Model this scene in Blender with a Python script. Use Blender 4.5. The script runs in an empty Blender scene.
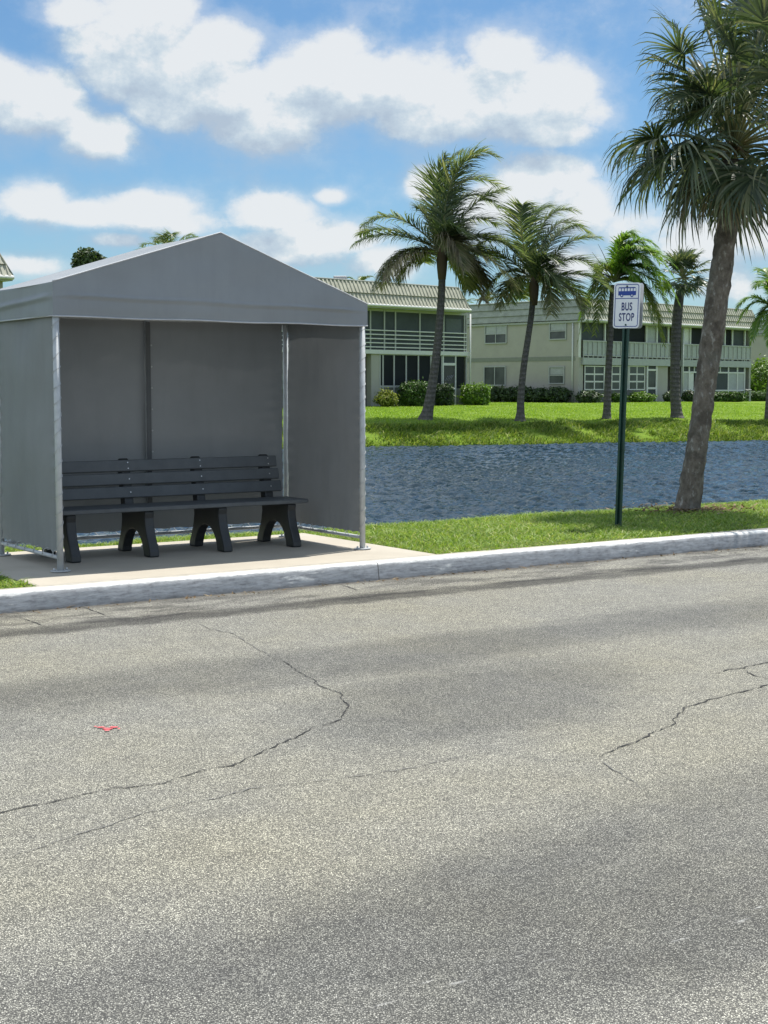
import bpy, math, random
import numpy as np
from mathutils import Vector, Matrix, noise as mnoise

random.seed(7)
rng = np.random.default_rng(7)
scene = bpy.context.scene
COL = scene.collection
R = math.radians

# ------------------------------------------------------------------ camera
F = 1450.0
EYE = Vector((0, 0, 1.5))
TH = math.atan(124.0 / F)
cam_d = bpy.data.cameras.new('camera')
cam = bpy.data.objects.new('camera', cam_d)
COL.objects.link(cam)
cam_d.sensor_fit = 'HORIZONTAL'
cam_d.sensor_width = 36.0
cam_d.lens = F / 768.0 * 36.0
cam_d.clip_start = 0.1
cam_d.clip_end = 5000
cam.location = EYE
cam.rotation_euler = (math.pi / 2 - TH, 0, 0)
scene.camera = cam

FW = Vector((0, math.cos(TH), -math.sin(TH)))
UPV = Vector((0, math.sin(TH), math.cos(TH)))
RT = Vector((1, 0, 0))


def ray(px, py):
    return FW + RT * ((px - 384) / F) - UPV * ((py - 512) / F)


def onz(px, py, z=0.0):
    r = ray(px, py)
    return EYE + r * ((z - EYE.z) / r.z)


def at(px, py, Y):
    r = ray(px, py)
    return EYE + r * (Y / r.y)


# ------------------------------------------------------------------ mesh builder
class MB:
    def __init__(s):
        s.v, s.f, s.m, s.sm = [], [], [], []

    def add(s, vs, fs, mi=0, smooth=False):
        b = len(s.v)
        s.v.extend([tuple(p) for p in vs])
        for f in fs:
            s.f.append(tuple(b + i for i in f))
            s.m.append(mi)
            s.sm.append(smooth)

    def quad(s, a, b, c, d, mi=0):
        s.add([a, b, c, d], [(0, 1, 2, 3)], mi)

    def obox(s, o, ax, ay, az, mi=0, bev=0.0):
        """box from corner o along three edge vectors"""
        o, ax, ay, az = Vector(o), Vector(ax), Vector(ay), Vector(az)
        if bev <= 0:
            vs = [o, o + ax, o + ax + ay, o + ay, o + az, o + ax + az, o + ax + ay + az, o + ay + az]
            fs = [(0, 3, 2, 1), (4, 5, 6, 7), (0, 1, 5, 4), (1, 2, 6, 5), (2, 3, 7, 6), (3, 0, 4, 7)]
            s.add(vs, fs, mi)
            return
        lx, ly, lz = ax.length, ay.length, az.length
        ux, uy, uz = ax / lx, ay / ly, az / lz
        # chamfered prism: profile octagon in y-z swept along x, ends inset
        def ring(x, k):
            q = bev * (1 + k)
            P = [(q, k * bev), (ly - q, k * bev), (ly - k * bev, q), (ly - k * bev, lz - q), (ly - q, lz - k * bev), (q, lz - k * bev),
                 (k * bev, lz - q), (k * bev, q)]
            return [o + ux * x + uy * a + uz * b for a, b in P]
        rings = [ring(0, .6), ring(bev, 0), ring(lx - bev, 0), ring(lx, .6)]
        vs = sum(rings, [])
        fs = [tuple(reversed(range(8))), tuple(range(24, 32))]
        for r in range(3):
            for i in range(8):
                j = (i + 1) % 8
                fs.append((r * 8 + i, r * 8 + j, r * 8 + 8 + j, r * 8 + 8 + i))
        s.add(vs, fs, mi)

    def tube(s, pts, rad, n=10, mi=0, caps=True, smooth=True):
        pts = [Vector(p) for p in pts]
        if not isinstance(rad, (list, tuple)):
            rad = [rad] * len(pts)
        t0 = (pts[1] - pts[0]).normalized()
        x = t0.orthogonal().normalized()
        vs = []
        for i, p in enumerate(pts):
            t = (pts[min(i + 1, len(pts) - 1)] - pts[max(i - 1, 0)]).normalized()
            x = (x - t * x.dot(t)).normalized()
            y = t.cross(x)
            for k in range(n):
                a = 2 * math.pi * k / n
                vs.append(p + (x * math.cos(a) + y * math.sin(a)) * rad[i])
        fs = []
        for i in range(len(pts) - 1):
            for k in range(n):
                j = (k + 1) % n
                fs.append((i * n + k, i * n + j, (i + 1) * n + j, (i + 1) * n + k))
        s.add(vs, fs, mi, smooth)
        if caps:
            b = len(s.v) - len(vs)
            s.f.append(tuple(b + k for k in reversed(range(n)))); s.m.append(mi); s.sm.append(False)
            e = b + (len(pts) - 1) * n
            s.f.append(tuple(e + k for k in range(n))); s.m.append(mi); s.sm.append(False)

    def grid(s, fn, nu, nv, mi=0, smooth=True):
        vs = [fn(i / nu, j / nv) for j in range(nv + 1) for i in range(nu + 1)]
        w = nu + 1
        fs = [(j * w + i, j * w + i + 1, (j + 1) * w + i + 1, (j + 1) * w + i) for j in range(nv) for i in range(nu)]
        s.add(vs, fs, mi, smooth)

    def prism(s, poly, ext, mi=0):
        """closed polygon (list of 3d points) extruded by vector"""
        n = len(poly)
        poly = [Vector(p) for p in poly]
        ext = Vector(ext)
        vs = poly + [p + ext for p in poly]
        fs = [tuple(reversed(range(n))), tuple(range(n, 2 * n))]
        for i in range(n):
            j = (i + 1) % n
            fs.append((i, j, n + j, n + i))
        s.add(vs, fs, mi)

    def build(s, name, mats, parent=None, label=None):
        org = Vector((0, 0, 0))
        p = parent
        while p is not None:
            org += p.location
            p = p.parent
        me = bpy.data.meshes.new(name)
        me.from_pydata([(a - org.x, b - org.y, c - org.z) for a, b, c in s.v], [], s.f)
        if not isinstance(mats, (list, tuple)):
            mats = [mats]
        for m in mats:
            me.materials.append(m)
        me.polygons.foreach_set('material_index', s.m)
        me.polygons.foreach_set('use_smooth', s.sm)
        me.update()
        o = bpy.data.objects.new(name, me)
        COL.objects.link(o)
        if parent is not None:
            o.parent = parent
        if label:
            o['label'] = label
        return o


def thing(name, label, cat, loc, group=None):
    o = bpy.data.objects.new(name, None)
    o.empty_display_size = 0.2
    COL.objects.link(o)
    o.location = loc
    o['label'] = label
    o['category'] = cat
    if group:
        o['group'] = group
    return o


def tag(o, label, cat, group=None, kind=None):
    o['label'] = label
    o['category'] = cat
    if group:
        o['group'] = group
    if kind:
        o['kind'] = kind
    return o


def struct(name, mb, m, kind='structure'):
    o = mb.build(name, m)
    o['kind'] = kind
    return o


# ------------------------------------------------------------------ materials
class NT:
    """tiny node helper"""
    def __init__(s, tree):
        s.t = tree

    def n(s, typ, **kw):
        nd = s.t.nodes.new(typ)
        for k, v in kw.items():
            setattr(nd, k, v)
        return nd

    def put(s, sock, val):
        if isinstance(val, bpy.types.NodeSocket):
            s.t.links.new(val, sock)
        elif isinstance(val, (tuple, list)) and len(val) == 3 and sock.type == 'RGBA':
            sock.default_value = (*val, 1)
        else:
            sock.default_value = val

    def math(s, op, a, b=None, c=None, clamp=False):
        nd = s.n('ShaderNodeMath', operation=op, use_clamp=clamp)
        s.put(nd.inputs[0], a)
        if b is not None:
            s.put(nd.inputs[1], b)
        if c is not None:
            s.put(nd.inputs[2], c)
        return nd.outputs[0]

    def vmath(s, op, a, b=None):
        nd = s.n('ShaderNodeVectorMath', operation=op)
        s.put(nd.inputs[0], a)
        if b is not None:
            s.put(nd.inputs[1], b)
        return nd.outputs['Value'] if op in ('LENGTH', 'DOT_PRODUCT') else nd.outputs[0]

    def noise(s, vec, scale, detail=3, rough=.55, dist=0.0):
        nd = s.n('ShaderNodeTexNoise')
        if vec is not None:
            s.put(nd.inputs['Vector'], vec)
        nd.inputs['Scale'].default_value = scale
        nd.inputs['Detail'].default_value = detail
        nd.inputs['Roughness'].default_value = rough
        nd.inputs['Distortion'].default_value = dist
        return nd.outputs['Fac']

    def vor(s, vec, scale, feature='F1'):
        nd = s.n('ShaderNodeTexVoronoi', feature=feature)
        if vec is not None:
            s.put(nd.inputs['Vector'], vec)
        nd.inputs['Scale'].default_value = scale
        return nd

    def ramp(s, fac, stops):
        nd = s.n('ShaderNodeValToRGB')
        s.put(nd.inputs[0], fac)
        e = nd.color_ramp.elements
        while len(e) < len(stops):
            e.new(0.5)
        for i, (p, c) in enumerate(stops):
            e[i].position = p
            e[i].color = (*c, 1) if len(c) == 3 else c
        return nd.outputs[0]

    def mix(s, fac, a, b, blend='MIX'):
        nd = s.n('ShaderNodeMix', data_type='RGBA', blend_type=blend)
        s.put(nd.inputs[0], fac)
        s.put(nd.inputs[6], a)
        s.put(nd.inputs[7], b)
        return nd.outputs[2]

    def mapr(s, v, a, b, c=0.0, d=1.0, smooth=False):
        nd = s.n('ShaderNodeMapRange')
        nd.clamp = True
        if smooth:
            nd.interpolation_type = 'SMOOTHSTEP'
        s.put(nd.inputs[0], v)
        for i, x in enumerate((a, b, c, d)):
            s.put(nd.inputs[1 + i], x)
        return nd.outputs[0]

    def scale_vec(s, vec, sc):
        nd = s.n('ShaderNodeMapping')
        s.put(nd.inputs['Vector'], vec)
        nd.inputs['Scale'].default_value = sc
        return nd.outputs[0]

    def bump(s, h, strength=.5, dist=.01):
        nd = s.n('ShaderNodeBump')
        s.put(nd.inputs['Height'], h)
        nd.inputs['Strength'].default_value = strength
        nd.inputs['Distance'].default_value = dist
        return nd.outputs[0]


def newmat(name):
    m = bpy.data.materials.new(name)
    m.use_nodes = True
    t = m.node_tree
    for nd in list(t.nodes):
        t.nodes.remove(nd)
    k = NT(t)
    k.out = k.n('ShaderNodeOutputMaterial')
    k.tc = k.n('ShaderNodeTexCoord')
    k.obj = k.tc.outputs['Object']
    k.isl = None
    return m, k


def island(k):
    return k.n('ShaderNodeNewGeometry').outputs['Random Per Island']


def finish(k, color, rough=.6, metal=0.0, bump=None, spec=None, extra=None):
    p = k.n('ShaderNodeBsdfPrincipled')
    k.put(p.inputs['Base Color'], color)
    k.put(p.inputs['Roughness'], rough)
    k.put(p.inputs['Metallic'], metal)
    if bump is not None:
        k.put(p.inputs['Normal'], bump)
    if spec is not None:
        p.inputs['Specular IOR Level'].default_value = spec
    k.p = p
    k.t.links.new(p.outputs[0], k.out.inputs[0])
    return p


def simple(name, col, rough=.6, metal=0., var=.12, scale=6., bump=.0, spec=None):
    m, k = newmat(name)
    nz = k.noise(k.obj, scale, 5, .6)
    c = k.mix(k.mapr(nz, .3, .7), tuple(x * (1 - var) for x in col), tuple(min(1, x * (1 + var)) for x in col))
    b = k.bump(k.noise(k.obj, scale * 12, 3), bump, .004) if bump else None
    finish(k, c, rough, metal, b, spec)
    return m


def leafmat(name, stops, rough=.45, trans=.3, spec=.4):
    m, k = newmat(name)
    r = island(k)
    c = k.ramp(r, stops)
    nz = k.noise(k.obj, 1.3, 2)
    c = k.mix(k.mapr(nz, .35, .7, 0, .5), c, k.mix(1.0, c, (.62, .66, .55), 'MULTIPLY'))
    p = k.n('ShaderNodeBsdfPrincipled')
    k.put(p.inputs['Base Color'], c)
    p.inputs['Roughness'].default_value = rough
    p.inputs['Specular IOR Level'].default_value = spec
    tr = k.n('ShaderNodeBsdfTranslucent')
    k.put(tr.inputs[0], k.mix(1.0, c, (1.25, 1.3, .6), 'MULTIPLY'))
    ms = k.n('ShaderNodeMixShader')
    ms.inputs[0].default_value = trans
    k.t.links.new(p.outputs[0], ms.inputs[1])
    k.t.links.new(tr.outputs[0], ms.inputs[2])
    k.t.links.new(ms.outputs[0], k.out.inputs[0])
    return m


# kerb frame ------------------------------------------------------
FL = onz(60.5, 572, 0)
FR = onz(362.5, 549.5, 0)
U = (FR - FL).normalized()
V = Vector((-U.y, U.x, 0))
ZU = Vector((0, 0, 1))
KV = onz(384, 561.5, 0).dot(V)      # v of the kerb's front edge
print('U', U, 'width', (FR - FL).length, 'KV', KV, 'FL', FL, 'FR', FR, 'kerb checks', onz(0, 595, 0).dot(V), onz(768, 528, 0).dot(V))
U0 = FL.dot(U)                      # u of the front left post
POSTV = FL.dot(V) - KV


def W(u, v, z=0.0):
    """u along the kerb from the front-left post, v behind the kerb's front edge"""
    return U * (u + U0) + V * (v + KV) + ZU * z


def uv(p):
    return p.dot(U) - U0, p.dot(V) - KV


WID = (FR - FL).length


def road_vec(k):
    """object coords turned into (along the kerb, across, up)"""
    a = k.vmath('DOT_PRODUCT', k.obj, tuple(U))
    b = k.math('SUBTRACT', k.vmath('DOT_PRODUCT', k.obj, tuple(V)), KV)
    cm = k.n('ShaderNodeCombineXYZ')
    k.put(cm.inputs[0], a)
    k.put(cm.inputs[1], b)
    return a, b, cm.outputs[0]


# band positions (distance from kerb) read off the photo
def vk(px, py):
    return uv(onz(px, py, -.155))[1]


print('bands', vk(0, 705), vk(400, 655), vk(768, 592), '|', vk(300, 965), vk(768, 830), vk(560, 870), '| gutter', vk(0, 632), vk(400, 592), vk(768, 556), '| white', vk(280, 1018), vk(690, 885), 'cross', uv(onz(470, 700, -.13)))


def make_asphalt():
    m, k = newmat('asphalt')
    a, b, vec = road_vec(k)
    v1 = k.vor(k.obj, 200)
    v2 = k.vor(k.obj, 400)
    sep = k.n('ShaderNodeSeparateColor')
    k.put(sep.inputs[0], v1.outputs['Color'])
    sep2 = k.n('ShaderNodeSeparateColor')
    k.put(sep2.inputs[0], v2.outputs['Color'])
    stone = k.ramp(sep.outputs[0], [(0, (.09, .09, .085)), (.3, (.21, .21, .19)), (.65, (.36, .355, .315)), (.88, (.54, .53, .47)), (1, (.95, .94, .86))])
    fine = k.ramp(sep2.outputs[1], [(0, (.09, .09, .088)), (.6, (.32, .315, .285)), (1, (.62, .61, .55))])
    c = k.mix(1.0, k.mix(.40, stone, fine), (1.33, 1.315, 1.265), 'MULTIPLY')
    mid = k.noise(vec, 5.5, 6, .68)
    c = k.mix(k.mapr(mid, .34, .66, 0, 1), k.mix(1.0, c, (.86, .86, .87), 'MULTIPLY'), k.mix(1.0, c, (1.10, 1.10, 1.08), 'MULTIPLY'))
    drip = k.vor(vec, 1.3)
    dsz = k.noise(vec, 9, 4, .6)
    c = k.mix(k.math('MULTIPLY', k.mapr(k.math('ADD', drip.outputs['Distance'], k.math('MULTIPLY', dsz, .05)), .035, .06, 1, 0), .55), c, (.09, .09, .09))
    edge = k.mapr(v1.outputs['Distance'], .30, .55)
    c = k.mix(k.math('MULTIPLY', edge, .85), c, (.055, .055, .052))
    # worn dark wheel tracks along the road, and a few blotches
    wob = k.noise(k.scale_vec(vec, (.25, .6, 1)), 1.0, 4, .6)
    wv = k.math('ADD', b, k.math('MULTIPLY', k.math('SUBTRACT', wob, .5), 1.5))

    def band(c0, half, soft):
        d = k.math('ABSOLUTE', k.math('SUBTRACT', wv, c0))
        return k.mapr(d, half, half + soft, 1, 0, True)
    tr = k.math('MAXIMUM', k.math('MULTIPLY', band(-3.0, .15, .5), .9), band(-6.9, .30, .7))
    big = k.noise(k.scale_vec(vec, (.5, .8, 1)), .9, 5, .62)
    tr = k.math('MULTIPLY', tr, k.mapr(big, .3, .55, .45, 1))
    # blotch between the two tracks
    du = k.math('MULTIPLY', k.math('SUBTRACT', a, BLU + U0), .75)
    dv = k.math('SUBTRACT', wv, BLV)
    rot1 = k.math('ADD', k.math('MULTIPLY', du, .8), k.math('MULTIPLY', dv, .6))
    rot2 = k.math('SUBTRACT', k.math('MULTIPLY', dv, .8), k.math('MULTIPLY', du, .6))
    dd = k.math('SQRT', k.math('ADD', k.math('POWER', k.math('MULTIPLY', rot1, .8), 2.0), k.math('POWER', k.math('MULTIPLY', rot2, 1.3), 2.0)))
    bl = k.math('MULTIPLY', k.mapr(dd, .45, 1.15, 1, 0, True), k.mapr(big, .3, .5, .6, 1))
    tr = k.math('MAXIMUM', tr, k.math('MULTIPLY', bl, .85))
    tr = k.math('MAXIMUM', tr, k.mapr(big, .58, .75, 0, .5))
    c = k.mix(tr, c, k.mix(1.0, c, (.58, .59, .62), 'MULTIPLY'))
    # yellowish dust
    dust = k.noise(vec, .45, 4, .6)
    c = k.mix(k.mapr(dust, .42, .7, 0, .55), c, k.mix(1.0, c, (1.12, 1.07, .90), 'MULTIPLY'))
    # scraps of an old white line
    sc = k.noise(k.scale_vec(vec, (6, 40, 1)), 1.0, 3, .7)
    ln = k.math('MULTIPLY', band(-7.1, .02, .06), k.mapr(sc, .60, .70))
    c = k.mix(k.math('MULTIPLY', ln, .30), c, (.7, .7, .67))
    # older strip along the kerb, its ragged tar seam, stains and dirt
    gz = k.noise(k.scale_vec(vec, (.7, 2.0, 1)), 1.7, 7, .68)
    wg = k.math('ADD', b, k.math('MULTIPLY', k.math('SUBTRACT', k.noise(vec, 2.6, 8, .74), .5), .36))
    ing = k.mapr(wg, -.86, -.80, 0, 1)
    c = k.mix(k.math('MULTIPLY', ing, .9), c, k.mix(1.0, c, (1.02, 1.02, 1.03), 'MULTIPLY'))
    c = k.mix(k.math('MULTIPLY', ing, k.mapr(gz, .47, .58, 0, .8)), c, k.mix(1.0, c, (.42, .42, .44), 'MULTIPLY'))
    sd_ = k.math('ABSOLUTE', k.math('SUBTRACT', wg, -.88))
    c = k.mix(k.math('MULTIPLY', k.mapr(sd_, .09, .24, .9, 0, True), k.mapr(gz, .3, .5, .6, 1)), c, k.mix(1.0, c, (.30, .30, .315), 'MULTIPLY'))
    c = k.mix(k.mapr(wg, -.20, -.03, 0, .8, True), c, (.085, .08, .072))
    h = k.math('SUBTRACT', 1.0, v1.outputs['Distance'])
    bm = k.bump(h, .75, .006)
    finish(k, c, .88, 0, bm, .25)
    return m


BLU, BLV = uv(onz(468, 695, -.155))
M = {}
M['asphalt'] = make_asphalt()


def make_kerb():
    m, k = newmat('kerb_paint')
    a, b, vec = road_vec(k)
    sz0 = k.n('ShaderNodeSeparateXYZ')
    k.put(sz0.inputs[0], k.obj)
    cbv = k.n('ShaderNodeCombineXYZ')
    k.put(cbv.inputs[0], a)
    k.put(cbv.inputs[1], b)
    k.put(cbv.inputs[2], sz0.outputs[2])
    kv = cbv.outputs[0]
    nz = k.noise(k.scale_vec(kv, (1.0, 2, 6)), 4.5, 9, .70)
    nz2 = k.noise(k.obj, 1.1, 4, .6)
    sepz = k.n('ShaderNodeSeparateXYZ')
    k.put(sepz.inputs[0], k.obj)
    zz = sepz.outputs[2]
    # paint survives on the top and at some lengths of the face
    facewear = k.math('ADD', k.mapr(zz, -.034, -.010, 0, .42), k.mapr(nz2, .47, .66, -.14, .13))
    keep = k.mapr(k.math('ADD', nz, facewear), .60, .69)
    conc = k.mix(k.mapr(k.noise(kv, 14, 8, .75), .40, .60), (.20, .20, .205), (.31, .315, .32))
    oldp = k.mix(k.mapr(k.noise(k.scale_vec(kv, (1.4, 2, 7)), 6, 8, .74), .36, .62), conc, (.44, .45, .465))
    back = k.mapr(k.math('ADD', b, k.math('MULTIPLY', k.math('SUBTRACT', nz, .5), .16)), .035, .085, 1, .05)
    oldp = k.mix(k.mapr(b, .03, .08), oldp, k.mix(k.mapr(k.noise(kv, 9, 6, .7), .35, .65), (.30, .28, .24), (.46, .43, .37)))
    c = k.mix(k.math('MULTIPLY', keep, back), oldp, k.mix(k.mapr(k.noise(kv, 18, 5, .7), .4, .65), (.72, .72, .70), (.50, .495, .48)))
    fr = k.math('ABSOLUTE', k.math('SUBTRACT', k.math('FRACT', k.math('DIVIDE', k.math('ADD', a, 2.2), 6.1)), .5))
    c = k.mix(k.mapr(fr, .0004, .0012, .8, 0), c, (.06, .058, .05))
    dirt = k.math('MULTIPLY', k.mapr(zz, -.155, -.115, .8, 0), k.mapr(nz, .3, .6))
    c = k.mix(dirt, c, (.10, .095, .085))
    bm = k.bump(k.math('ADD', nz, k.math('MULTIPLY', keep, .3)), .35, .006)
    finish(k, c, .75, 0, bm, .3)
    return m


M['kerb'] = make_kerb()


def make_concrete():
    m, k = newmat('concrete')
    nz = k.noise(k.obj, 1.8, 6, .65)
    f = k.noise(k.obj, 60, 3, .7)
    c = k.mix(k.mapr(nz, .3, .7), (.37, .335, .275), (.45, .41, .34))
    c = k.mix(k.mapr(f, .3, .7, 0, .35), c, (.34, .31, .26))
    finish(k, c, .85, 0, k.bump(f, .3, .003), .3)
    return m


M['concrete'] = make_concrete()


def make_fabric(name, col, trans=.1, rough=.5):
    m, k = newmat(name)
    nz = k.noise(k.obj, 1.5, 5, .6)
    c = k.mix(k.mapr(nz, .3, .7), tuple(x * .92 for x in col), tuple(x * 1.07 for x in col))
    st = k.noise(k.scale_vec(k.obj, (3, 3, .5)), 3, 4, .6)
    c = k.mix(k.mapr(st, .5, .75, 0, .25), c, tuple(x * .8 for x in col))
    wv = k.noise(k.obj, 2.2, 3, .5)
    bm = k.bump(wv, .35, .03)
    p = k.n('ShaderNodeBsdfPrincipled')
    k.put(p.inputs['Base Color'], c)
    p.inputs['Roughness'].default_value = rough
    p.inputs['Specular IOR Level'].default_value = .35
    k.put(p.inputs['Normal'], bm)
    tr = k.n('ShaderNodeBsdfTranslucent')
    k.put(tr.inputs[0], c)
    ms = k.n('ShaderNodeMixShader')
    ms.inputs[0].default_value = trans
    k.t.links.new(p.outputs[0], ms.inputs[1])
    k.t.links.new(tr.outputs[0], ms.inputs[2])
    k.t.links.new(ms.outputs[0], k.out.inputs[0])
    return m


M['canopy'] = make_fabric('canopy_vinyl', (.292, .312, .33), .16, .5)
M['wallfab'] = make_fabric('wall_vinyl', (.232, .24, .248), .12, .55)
M['galv'] = simple('grey_pole_paint', (.44, .46, .47), .55, 0, .1, 12, .1)
M['cord'] = simple('lacing_cord', (.40, .41, .42), .7)
M['plastic'] = simple('recycled_plastic_slat', (.074, .084, .092), .5, 0, .15, 9, .25)
M['plasticblk'] = simple('black_plastic', (.020, .023, .025), .48, 0, .2, 10, .25)
M['screw'] = simple('screw_steel', (.6, .6, .6), .35, .8)
M['signwhite'] = simple('sign_white', (.74, .76, .79), .35, 0, .04, 8)
M['signblue'] = simple('sign_blue', (.012, .045, .27), .4, 0, .06, 8)
M['signnavy'] = simple('sign_navy', (.016, .028, .14), .4, 0, .06, 8)
M['aluminium'] = simple('aluminium', (.55, .57, .6), .4, .6, .06, 8)
M['postgreen'] = simple('post_green_paint', (.011, .048, .035), .45, 0, .25, 9, .15)
M['crack'] = simple('road_crack', (.030, .029, .028), .95)
M['crackfaint'] = simple('faint_crack', (.13, .128, .12), .95)
M['redpaint'] = simple('red_spray_paint', (.55, .09, .10), .7, 0, .3, 40)
M['tar'] = simple('twig', (.05, .04, .03), .9)


def make_grass_ground(name, dark, light, sc):
    m, k = newmat(name)
    n1 = k.noise(k.obj, sc, 6, .7)
    n2 = k.noise(k.obj, .35, 4, .6)
    n3 = k.noise(k.obj, sc * 9, 3, .7)
    c = k.mix(k.mapr(n1, .3, .7), dark, light)
    c = k.mix(k.mapr(n2, .45, .7, 0, .45), c, tuple(a * b for a, b in zip(light, (1.25, 1.05, .9))))
    c = k.mix(k.mapr(n3, .35, .65, 0, .6), c, tuple(x * .55 for x in dark))
    bm = k.bump(k.math('ADD', n3, n1), .9, .05)
    finish(k, c, .9, 0, bm, .15)
    return m


M['verge'] = make_grass_ground('verge_turf', (.12, .16, .035), (.22, .27, .07), 6)
M['lawn'] = make_grass_ground('lawn_turf', (.13, .22, .020), (.20, .31, .030), 2.5)
M['blade'] = leafmat('grass_blade', [(0, (.13, .22, .04)), (.4, (.23, .34, .07)), (.8, (.33, .44, .11)), (1, (.48, .47, .21))], .5, .38, .25)
M['lawnblade'] = leafmat('lawn_blade', [(0, (.18, .30, .03)), (.5, (.26, .40, .045)), (1, (.36, .47, .08))], .5, .38, .25)
M['bankblade'] = leafmat('bank_grass', [(0, (.07, .13, .02)), (.4, (.13, .21, .03)), (.75, (.24, .32, .055)), (1, (.40, .41, .14))], .55, .35, .25)
M['deadleaf'] = leafmat('dead_leaf', [(0, (.10, .06, .035)), (.6, (.20, .14, .08)), (1, (.34, .27, .18))], .8, .1, .1)


def make_water():
    m, k = newmat('pond_water')
    a, b, vec = road_vec(k)
    n1 = k.noise(k.scale_vec(vec, (1.0, 1.9, 1)), 1.55, 4, .62, .4)
    n2 = k.noise(k.scale_vec(vec, (1.0, 1.7, 1)), 7.0, 3, .6, .3)
    big = k.noise(vec, .12, 3, .6)
    h = k.math('ADD', k.math('MULTIPLY', n1, 1.0), k.math('MULTIPLY', n2, .30))
    amp = k.mapr(big, .35, .65, .6, 1.0)
    nd = k.n('ShaderNodeBump')
    k.put(nd.inputs['Height'], k.math('MULTIPLY', h, amp))
    nd.inputs['Strength'].default_value = .6
    nd.inputs['Distance'].default_value = .045
    finish(k, (.008, .022, .034), .09, 0, nd.outputs[0], .32)
    k.p.inputs['IOR'].default_value = 1.33
    return m


M['water'] = make_water()


def make_trunk(name, c1, c2, ring, patch=None):
    m, k = newmat(name)
    sep = k.n('ShaderNodeSeparateXYZ')
    k.put(sep.inputs[0], k.obj)
    wob = k.noise(k.obj, 6, 3, .6)
    z = k.math('ADD', sep.outputs[2], k.math('MULTIPLY', wob, .08))
    w = k.math('SINE', k.math('MULTIPLY', z, ring))
    nz = k.noise(k.scale_vec(k.obj, (1, 1, .6)), 14, 6, .7)
    c = k.mix(k.mapr(nz, .3, .7), c1, c2)
    c = k.mix(k.mapr(w, .3, 1, 0, .35), c, tuple(x * .6 for x in c1))
    if patch:
        pn = k.noise(k.scale_vec(k.obj, (1, 1, .5)), 17, 4, .6)
        c = k.mix(k.mapr(pn, .57, .65, 0, .6), c, patch)
        c = k.mix(k.mapr(k.noise(k.obj, 5, 4), .5, .6, 0, .5), c, tuple(x * .5 for x in c1))
        gn = k.noise(k.obj, 3, 3)
        c = k.mix(k.mapr(gn, .5, .7, 0, .35), c, (.16, .17, .15))
    h = k.math('ADD', nz, k.math('MULTIPLY', w, .25))
    finish(k, c, .9, 0, k.bump(h, 1.0, .04), .15)
    return m


M['cocotrunk'] = make_trunk('coconut_bark', (.075, .071, .063), (.17, .16, .142), 34)
M['sabaltrunk'] = make_trunk('cabbage_palm_bark', (.095, .08, .065), (.25, .22, .185), 0, (.42, .41, .38))
M['wood'] = make_trunk('brown_bark', (.06, .045, .03), (.12, .09, .065), 20)
M['coco'] = leafmat('coconut_leaf', [(0, (.075, .115, .058)), (.5, (.14, .19, .09)), (.85, (.24, .28, .15)), (1, (.38, .37, .24))], .34, .42, .8)
M['cocodry'] = leafmat('dry_palm_leaf', [(0, (.16, .13, .085)), (.5, (.26, .22, .15)), (1, (.38, .34, .25))], .6, .25, .3)
M['cocomid'] = leafmat('fading_palm_leaf', [(0, (.08, .10, .035)), (.5, (.16, .17, .065)), (1, (.30, .26, .14))], .45, .28, .5)
M['rachis'] = simple('palm_rib', (.22, .22, .10), .5)
M['queen'] = leafmat('feather_palm_leaf', [(0, (.09, .18, .03)), (.5, (.16, .29, .045)), (1, (.28, .40, .07))], .40, .45, .5)
M['queenyellow'] = leafmat('yellowing_palm_leaf', [(0, (.07, .11, .02)), (.5, (.13, .17, .035)), (1, (.28, .29, .08))], .45, .3, .45)
M['sabal'] = leafmat('fan_palm_leaf', [(0, (.040, .064, .036)), (.45, (.075, .112, .056)), (.85, (.135, .17, .085)), (1, (.28, .28, .17))], .38, .34, .7)
M['boot'] = leafmat('palm_boot', [(0, (.08, .055, .035)), (.6, (.17, .12, .075)), (1, (.30, .24, .16))], .8, .1, .1)
M['hedgedark'] = leafmat('dark_shrub_leaf', [(0, (.018, .04, .014)), (.6, (.038, .075, .022)), (1, (.08, .13, .035))], .45, .2, .4)
M['hedgemid'] = leafmat('green_shrub_leaf', [(0, (.03, .07, .012)), (.6, (.06, .13, .018)), (1, (.12, .21, .03))], .45, .25, .4)
M['hedgebright'] = leafmat('bright_shrub_leaf', [(0, (.06, .13, .012)), (.5, (.11, .21, .018)), (1, (.20, .32, .035))], .45, .3, .4)
M['hedgeyellow'] = leafmat('yellow_shrub_leaf', [(0, (.10, .15, .015)), (.5, (.21, .25, .03)), (1, (.36, .37, .07))], .45, .3, .4)
M['treeleaf'] = leafmat('tree_leaf', [(0, (.03, .055, .018)), (.6, (.055, .095, .028)), (1, (.10, .14, .045))], .5, .25, .4)

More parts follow.
